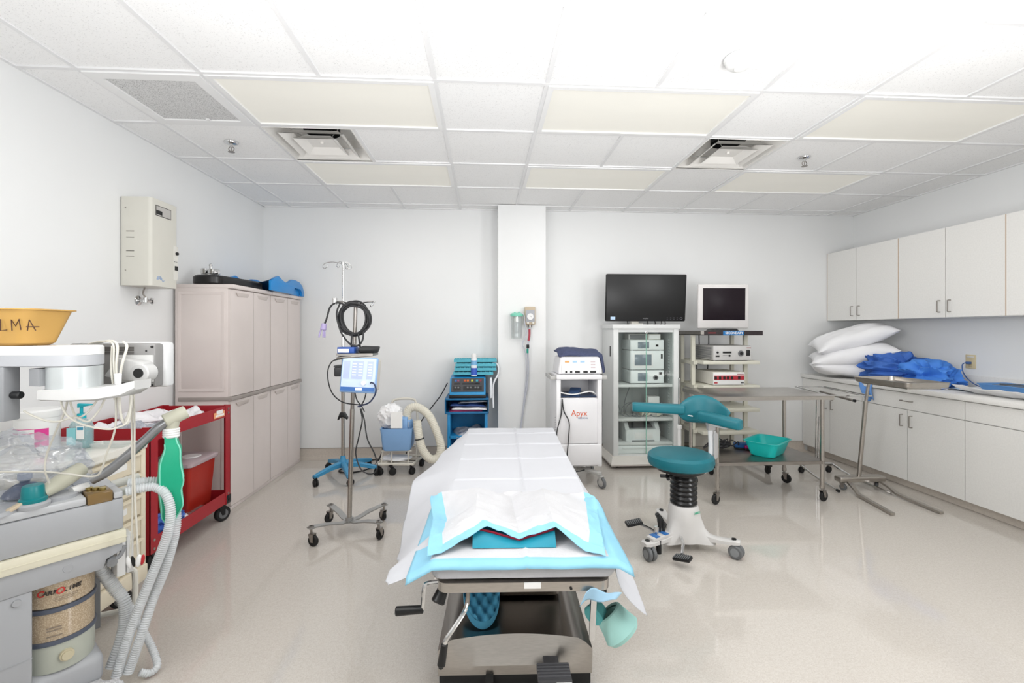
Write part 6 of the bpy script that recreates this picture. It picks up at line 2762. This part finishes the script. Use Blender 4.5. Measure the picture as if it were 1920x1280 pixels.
b.loft([arm_ring(1.276, .004), arm_ring(1.279, 0), arm_ring(1.312, 0)])
arm = b.build('shelf_arm', M_AG, AM)
b = MB()
b.loft([arm_ring(1.3125, .0), arm_ring(1.337, 0), arm_ring(1.342, .005)])
b.build('arm_cover', M_ARMW, arm)
b = MB()
M4 = [AP(-1.442 + .070 * math.cos(R(a)), 1.50 + .070 * math.sin(R(a)), 0) for a in range(0, 360, 10)]
b.loft([[Vector((p.x, p.y, z)) for p in M4] for z in (1.205, 1.208, 1.271, 1.275)])
b.build('joint_drum', mat('satin_alu', '#c3c8c9', .35, .5), arm)
b = MB()
q = [AP(-1.53, 1.44, 0), AP(-1.485, 1.428, 0), AP(-1.47, 1.55, 0), AP(-1.53, 1.55, 0)]
b.loft([[Vector((p.x, p.y, z)) for p in q] for z in (1.215, 1.270)])
b.build('joint_side', M_AGD, arm)
b = MB()
rr = []
for cx, w_, z0, z1 in ((-1.515, .05, 1.178, 1.200), (-1.49, .075, 1.168, 1.204), (-1.40, .078, 1.166, 1.206), (-1.33, .06, 1.166, 1.207), (-1.28, .045, 1.175, 1.215), (-1.25, .035, 1.195, 1.225)):
    rr.append([AP(cx, 1.50 + s * w_ + .35 * max(0, cx + 1.36), z) for s, z in ((-1, z0 + .006), (-.8, z0), (.8, z0), (1, z0 + .006), (1, z1), (-1, z1))])
b.loft(rr)
b.build('bracket', mat('bracket_grey', '#c2c2c1', .4), arm)
b = MB()
b.box(AP(-1.70, 1.45, 1.19), (.21, .05, .172), .004, (0, 0, -R(49.6) - .06))
hp = b.build('hanging_display', M_AGD, AM)
b = MB()
b.cyl(AP(-1.595, 1.45, 1.185), AP(-1.565, 1.45, 1.185), .012, seg=14, bev=.003)
b.build('side_knob', M_BLACK, hp)
b = MB()
b.bx(-.75, -.66, .08, .16, .98, 1.02)
b.build('mast_collar', M_BLACK, AM)

# patient monitor seen from behind
M_MON = mat('monitor_back', '#858483', .42, var=.02)
t = thing('patient_monitor', 'grey patient monitor seen from behind, at the end of the shelf arm', 'monitor', AX * -1.450 + AY * 1.705 + Vector((0, 0, 1.175)), -.06 + R(2))
b = MB()
b.bx(-.205, .130, .03, .075, .0, .172, .012)
b.build('front_bezel', mat('bezel_pale', '#d4d5d6', .4), t)
b = MB()
b.bx(-.20, .118, -.012, .034, .004, .168, .010)
bk = b.build('back_cover', M_MON, t)
b = MB()
for k in range(5):
    b.bx(-.17, .04, -.0135, -.0118, .128 + k * .006, .131 + k * .006)
b.build('vents', M_GAP, bk)
for x, z in ((.106, .155), (.106, .012), (.085, .14), (.085, .02)):
    b = MB()
    b.cyl((x, -.0115, z), (x, -.0145, z), .005 if x > .1 else .003, seg=12)
    b.build('screw', M_INK, bk)
b = MB()
b.bx(-.02, .112, -.018, -.010, .025, .125, .002)
b.prism([(.115, .10), (.02, .118), (-.03, .05), (.07, .032), (.115, .04)], -.065, -.014, 'y', .008)
b.cyl((.098, -.066, .062), (.098, -.014, .062), .034, seg=24, bev=.004)
mt = b.build('mount', mat('bracket_grey', '#c2c2c1'), t)
b = MB()
b.cyl((.098, -.0655, .062), (.098, -.070, .062), .017, seg=24)
b.build('pivot_cap', M_INK, mt)

# leads from the monitor
M_LEADW = mat('lead_white', '#cfccc2', .5)
LD = thing('monitor_leads', 'bundle of off-white monitor leads looped over the back of the patient monitor', 'cables', (-1.25, 1.62, 1.20))
LI = Matrix.Translation(-LD.location)
runs = [
    [(-1.447, 1.750, 1.341), (-1.364, 1.705, 1.352), (-1.306, 1.681, 1.343), (-1.288, 1.660, 1.279), (-1.282, 1.660, 1.186), (-1.282, 1.660, 1.056), (-1.329, 1.683, 0.958), (-1.368, 1.705, 0.886), (-1.402, 1.707, 0.871), (-1.469, 1.691, 0.887), (-1.534, 1.675, 0.900), (-1.597, 1.599, 0.925)],
    [(-1.433, 1.749, 1.341), (-1.336, 1.703, 1.354), (-1.291, 1.680, 1.339), (-1.279, 1.660, 1.260), (-1.271, 1.659, 1.158), (-1.264, 1.659, 1.103), (-1.259, 1.668, 1.073), (-1.248, 1.678, 1.108), (-1.258, 1.698, 1.162)],
    [(-1.285, 1.700, 1.352), (-1.257, 1.678, 1.334), (-1.257, 1.658, 1.279), (-1.264, 1.659, 1.242), (-1.268, 1.659, 1.158), (-1.260, 1.659, 1.084), (-1.254, 1.678, 1.067), (-1.254, 1.698, 1.152)],
    [(-1.395, 1.587, 1.170), (-1.392, 1.586, 1.140), (-1.369, 1.585, 1.105), (-1.334, 1.603, 1.074), (-1.279, 1.620, 1.057), (-1.255, 1.638, 1.060), (-1.238, 1.657, 1.078), (-1.242, 1.678, 1.155)],
    [(-1.391, 1.606, 1.167), (-1.423, 1.628, 1.110), (-1.471, 1.651, 1.042), (-1.519, 1.674, 0.963), (-1.527, 1.675, 0.908), (-1.531, 1.695, 0.855)],
    [(-1.369, 1.585, 1.170), (-1.378, 1.606, 1.131), (-1.378, 1.626, 1.097), (-1.359, 1.644, 1.112), (-1.338, 1.663, 1.158)],
    [(-1.488, 1.562, 1.131), (-1.462, 1.560, 1.117), (-1.428, 1.568, 1.098), (-1.404, 1.587, 1.091), (-1.369, 1.605, 1.101), (-1.342, 1.623, 1.083), (-1.323, 1.642, 1.115), (-1.316, 1.662, 1.158)],
    [(-1.310, 1.682, 1.337), (-1.293, 1.656, 1.261), (-1.284, 1.655, 1.187), (-1.280, 1.655, 1.150)],
    [(-1.258, 1.698, 1.166), (-1.287, 1.740, 1.039), (-1.299, 1.761, 0.838), (-1.301, 1.761, 0.680), (-1.309, 1.762, 0.552)],
    [(-1.249, 1.698, 1.166), (-1.277, 1.740, 1.039), (-1.293, 1.761, 0.838), (-1.285, 1.760, 0.680), (-1.279, 1.760, 0.558)],
]
for k, P in enumerate(runs):
    b = MB()
    b.tube([LI @ Vector(p) for p in P], .0032 if k not in (1, 2) else .0042, 7, n=7)
    b.build('lead', M_LEADW, LD)
b = MB()
P = [LI @ Vector(p) for p in [(-1.265, 1.649, 1.243), (-1.265, 1.649, 1.191)]]
b.cyl(P[0], P[1], .011, .009, seg=14, bev=.003)
b.build('connector', M_WHITE, LD)
for (P, m, nm) in (([(-1.314, 1.762, 0.550), (-1.311, 1.762, 0.518)], 0, 'clip'), ([(-1.281, 1.760, 0.558), (-1.266, 1.749, 0.528)], 1, 'clip')):
    b = MB()
    c = LI @ ((Vector(P[0]) + Vector(P[1])) / 2)
    b.ball(c, .024, (.42, .3, 1.0), 16, 12, (0, R(-12 if m == 0 else 10), 0))
    cl = b.build('clip', M_WHITE, LD)
    b = MB()
    b.ball(c + Vector((.012, .003, .002)), .020, (.35, .3, 1.0), 16, 12, (0, R(-12 if m == 0 else 10), 0))
    b.build('clip_pad', [M_INK, mat('clip_red', '#b5262e', .4)][m], cl)

# yellow basin on the arm, marked by hand
t = thing('wash_basin', 'yellow plastic basin marked LMA, on the shelf arm of the anaesthesia machine', 'basin', (AX * -1.735 + AY * 1.50 + Vector((0, 0, 1.3425))), -.06)
b = MB()
b.basin(.44, .17, .118, .028, .003, .012, .035)
b.build('basin', mat('basin_yellow', '#b8914f', .5, var=.03), t)
M_MARK = mat('marker_ink', '#4a2f22', .7)
for i, strokes in enumerate((((0, .036), (-.004, .0), (.016, .002)), ((.032, 0), (.034, .034), (.045, .014), (.058, .036), (.060, .002)), ((.080, 0), (.090, .034), (.106, .0)), ((.078, .012), (.118, .012)))):
    b = MB()
    P = [Vector((.185 - .13 + .085 + sx_, -.0635 - .0135 * ((.048 + sz_) / .118) - .0105, .048 + sz_)) for sx_, sz_ in strokes]
    b.tube(P, .0016, 6, smooth=False)
    b.build('handwriting', M_MARK, t)

# bag arm and green reservoir bag
t = thing('bag_arm', 'grey tube arm rising from the machine top and carrying the green breathing bag', 'arm', [(-1.465, 1.831, 0.832)][0])
TI = Matrix.Translation(-t.location)
b = MB()
b.tube([TI @ Vector(p) for p in [(-1.485, 1.812, 0.825), (-1.445, 1.830, 0.849), (-1.387, 1.857, 0.906), (-1.337, 1.884, 0.963), (-1.302, 1.902, 1.005), (-1.279, 1.915, 1.024), (-1.259, 1.919, 1.034)]], .0175, 14)
b.build('tube', mat('arm_alu', '#8f9092', .35, .7), t)
b = MB()
P = [TI @ Vector(p) for p in [(-1.288, 1.911, 1.025), (-1.231, 1.957, 1.057)]]
b.cyl(P[0], P[1], .029, .027, seg=20, bev=.004)
P2 = [TI @ Vector(p) for p in [(-1.268, 1.929, 1.025), (-1.272, 1.930, 0.986)]]
b.cyl(P2[0], P2[1], .026, .022, seg=18)
b.build('head', mat('elbow_cream', '#bdbcab'), t)
GB = Vector([(-1.274, 1.930, 0.986)][0])
t = thing('breathing_bag', 'green rubber breathing bag hanging from the grey arm, in front of the red cart', 'breathing bag', GB)
b = MB()
for k in range(4):
    b.ringt((0, 0, .004 - k * .009), .024, .006, None, 24, 8)
b.cyl((0, 0, .01), (0, 0, -.034), .022, seg=20)
b.build('neck_cuff', M_WHITE, t)
b = MB()
rings = []
for z, w_, d_, sx_ in ((-.022, .026, .024, 0), (-.05, .030, .026, 0), (-.075, .038, .030, 0), (-.13, .052, .036, -.003), (-.20, .062, .040, -.006), (-.24, .056, .036, -.004), (-.30, .055, .036, -.004), (-.34, .040, .030, -.003), (-.365, .022, .020, -.004), (-.385, .018, .016, -.006)):
    wob = .004 * math.sin(z * 60)
    rings.append([Vector((sx_ + wob + w_ * cx, d_ * 1.1 * cy, z)) for cx, cy in ((1.0, -.35), (.55, -.75), (-.06, -1.2), (-.10, -1.15), (-.6, -.45), (-1.0, .4), (-.5, .9), (.5, .9))])
b.loft(rings)
b.build('bag', mat('bag_green', '#13a37d', .4, var=.04), t, angle=30)
b = MB()
for x0 in (1, 2):
    pass
b.tube([r[0] for r in rings], .003, 6, n=3)
b.tube([r[2] + Vector((0, -.001, 0)) for r in rings[1:-1]], .0025, 6, n=3)
b.build('seam', mat('seam_mint', '#7fd9bf', .4), t)

# corrugated breathing hoses
M_HOSE = mat('hose_clear', '#e3e7ea', .3, alpha=.72, var=.01)
for i, (P, r_, lb) in enumerate((
        ([(-1.383, 1.846, 0.768), (-1.343, 1.864, 0.774), (-1.301, 1.881, 0.771), (-1.259, 1.879, 0.739), (-1.242, 1.878, 0.672), (-1.254, 1.879, 0.587), (-1.292, 1.881, 0.482), (-1.340, 1.874, 0.350), (-1.384, 1.866, 0.220), (-1.412, 1.858, 0.112), (-1.424, 1.849, 0.051)], .0165, 'clear corrugated hose from the machine port, arching down to the floor in front'),
        ([(-1.410, 1.888, 0.788), (-1.359, 1.915, 0.784), (-1.322, 1.943, 0.768), (-1.279, 1.940, 0.724), (-1.261, 1.939, 0.648), (-1.259, 1.929, 0.565), (-1.287, 1.921, 0.440), (-1.331, 1.913, 0.316), (-1.351, 1.884, 0.207), (-1.382, 1.876, 0.098), (-1.395, 1.867, 0.049)], .0165, 'second clear corrugated hose, outermost of the pair from the machine port'),
        ([(-1.524, 1.875, 0.487), (-1.505, 1.894, 0.429), (-1.479, 1.912, 0.360), (-1.443, 1.910, 0.311), (-1.435, 1.909, 0.236), (-1.440, 1.890, 0.154), (-1.457, 1.871, 0.074)], .021, 'thick clear hose coming out under the machine panel'),
        ([(-1.482, 1.992, 0.242), (-1.449, 1.990, 0.175), (-1.389, 1.967, 0.110), (-1.344, 1.944, 0.054), (-1.325, 1.923, 0.029), (-1.341, 1.904, 0.019), (-1.364, 1.885, 0.038)], .013, 'thin clear hose curving over the floor beside the machine'))):
    b = MB()
    b.hose([tuple(max(c, r_ * 1.15) if j == 2 else c for j, c in enumerate(p)) for p in P], r_, .0085, .16, 14)
    tag(b.build('breathing_hose', M_HOSE, None, angle=60), lb, 'hose', 'clear breathing hoses')

# crumpled clear bag on the machine top
b = MB()
b.lump((0, 0, 0), (.23, .15, .135), 41, .5, 1.5, 5, floor=-.10, octs=3)
o = b.build('plastic_bag', glassy('bag_film', '#f9fafc', .07, .12, '#eef2f7', .16), None, angle=40)
o.location = inv.inverted() @ Vector((-.30, .235, .865))
o.rotation_euler = (0, R(10), R(49.6))
tag(o, 'crumpled clear plastic bag on top of the anaesthesia machine', 'plastic bag')
t = thing('breathing_mask', 'dark blue mask inside the clear plastic bag on the machine', 'mask', inv.inverted() @ Vector((-.24, .20, .7795)), R(30))
b = MB()
b.lathe([(.05, .0), (.062, .008), (.055, .022), (.03, .045), (.014, .05), (.014, .07), (.0, .07)], (0, 0, 0), 24)
b.build('mask_body', mat('mask_navy', '#39486e', .4), t)
b = MB()
b.lathe([(.016, .06), (.02, .065), (.02, .085), (.0, .086)], (0, 0, 0), 20)
b.build('mask_port', mat('mask_grey', '#8591a8', .4), t)
# white handle loop and box behind the machine, crumpled film on the floor
t = thing('wall_box', 'narrow white box on the floor-side rail behind the machine canister', 'box', [(-1.692, 2.055, 0.303)][0])
b = MB()
b.box((0, 0, .0), (.035, .08, .19), .004, (0, 0, R(20)))
b.box((.036, .01, .0), (.03, .08, .19), .004, (0, 0, R(20)))
b.box((.02, .05, -.20), (.05, .04, .40), .01, (0, 0, R(20)))
b.build('box', M_WHITE, t)
bpy.data.objects.remove(t.children[0])
bpy.data.objects.remove(t)
b = MB()
b.box((.005, .10, .50), (.028, .09, .15), .004)
b.box((.035, .11, .50), (.022, .09, .15), .004)
b.build('side_box', M_WHITE, AM)
b = MB()
b.tube([(-.06, .30, .20), (.03, .25, .20), (.075, .22, .215), (.085, .215, .25), (.085, .215, .34), (.075, .22, .37), (.02, .25, .375), (-.03, .28, .375)], .011, 10, n=5)
b.build('push_handle', M_OFFW, AM)
b = MB()
b.lump((0, 0, 0), (.09, .07, .05), 52, .4, 1.6, 4, floor=-.04, octs=3)
o = b.build('film_scrap', glassy('film_milky', '#f4f4f6', .08, .15, '#f4f5f7', .45), None, angle=40)
o.location = inv.inverted() @ Vector((-.085, -.035, .042))
tag(o, 'crumpled clear film lying on the floor against the machine base', 'film')
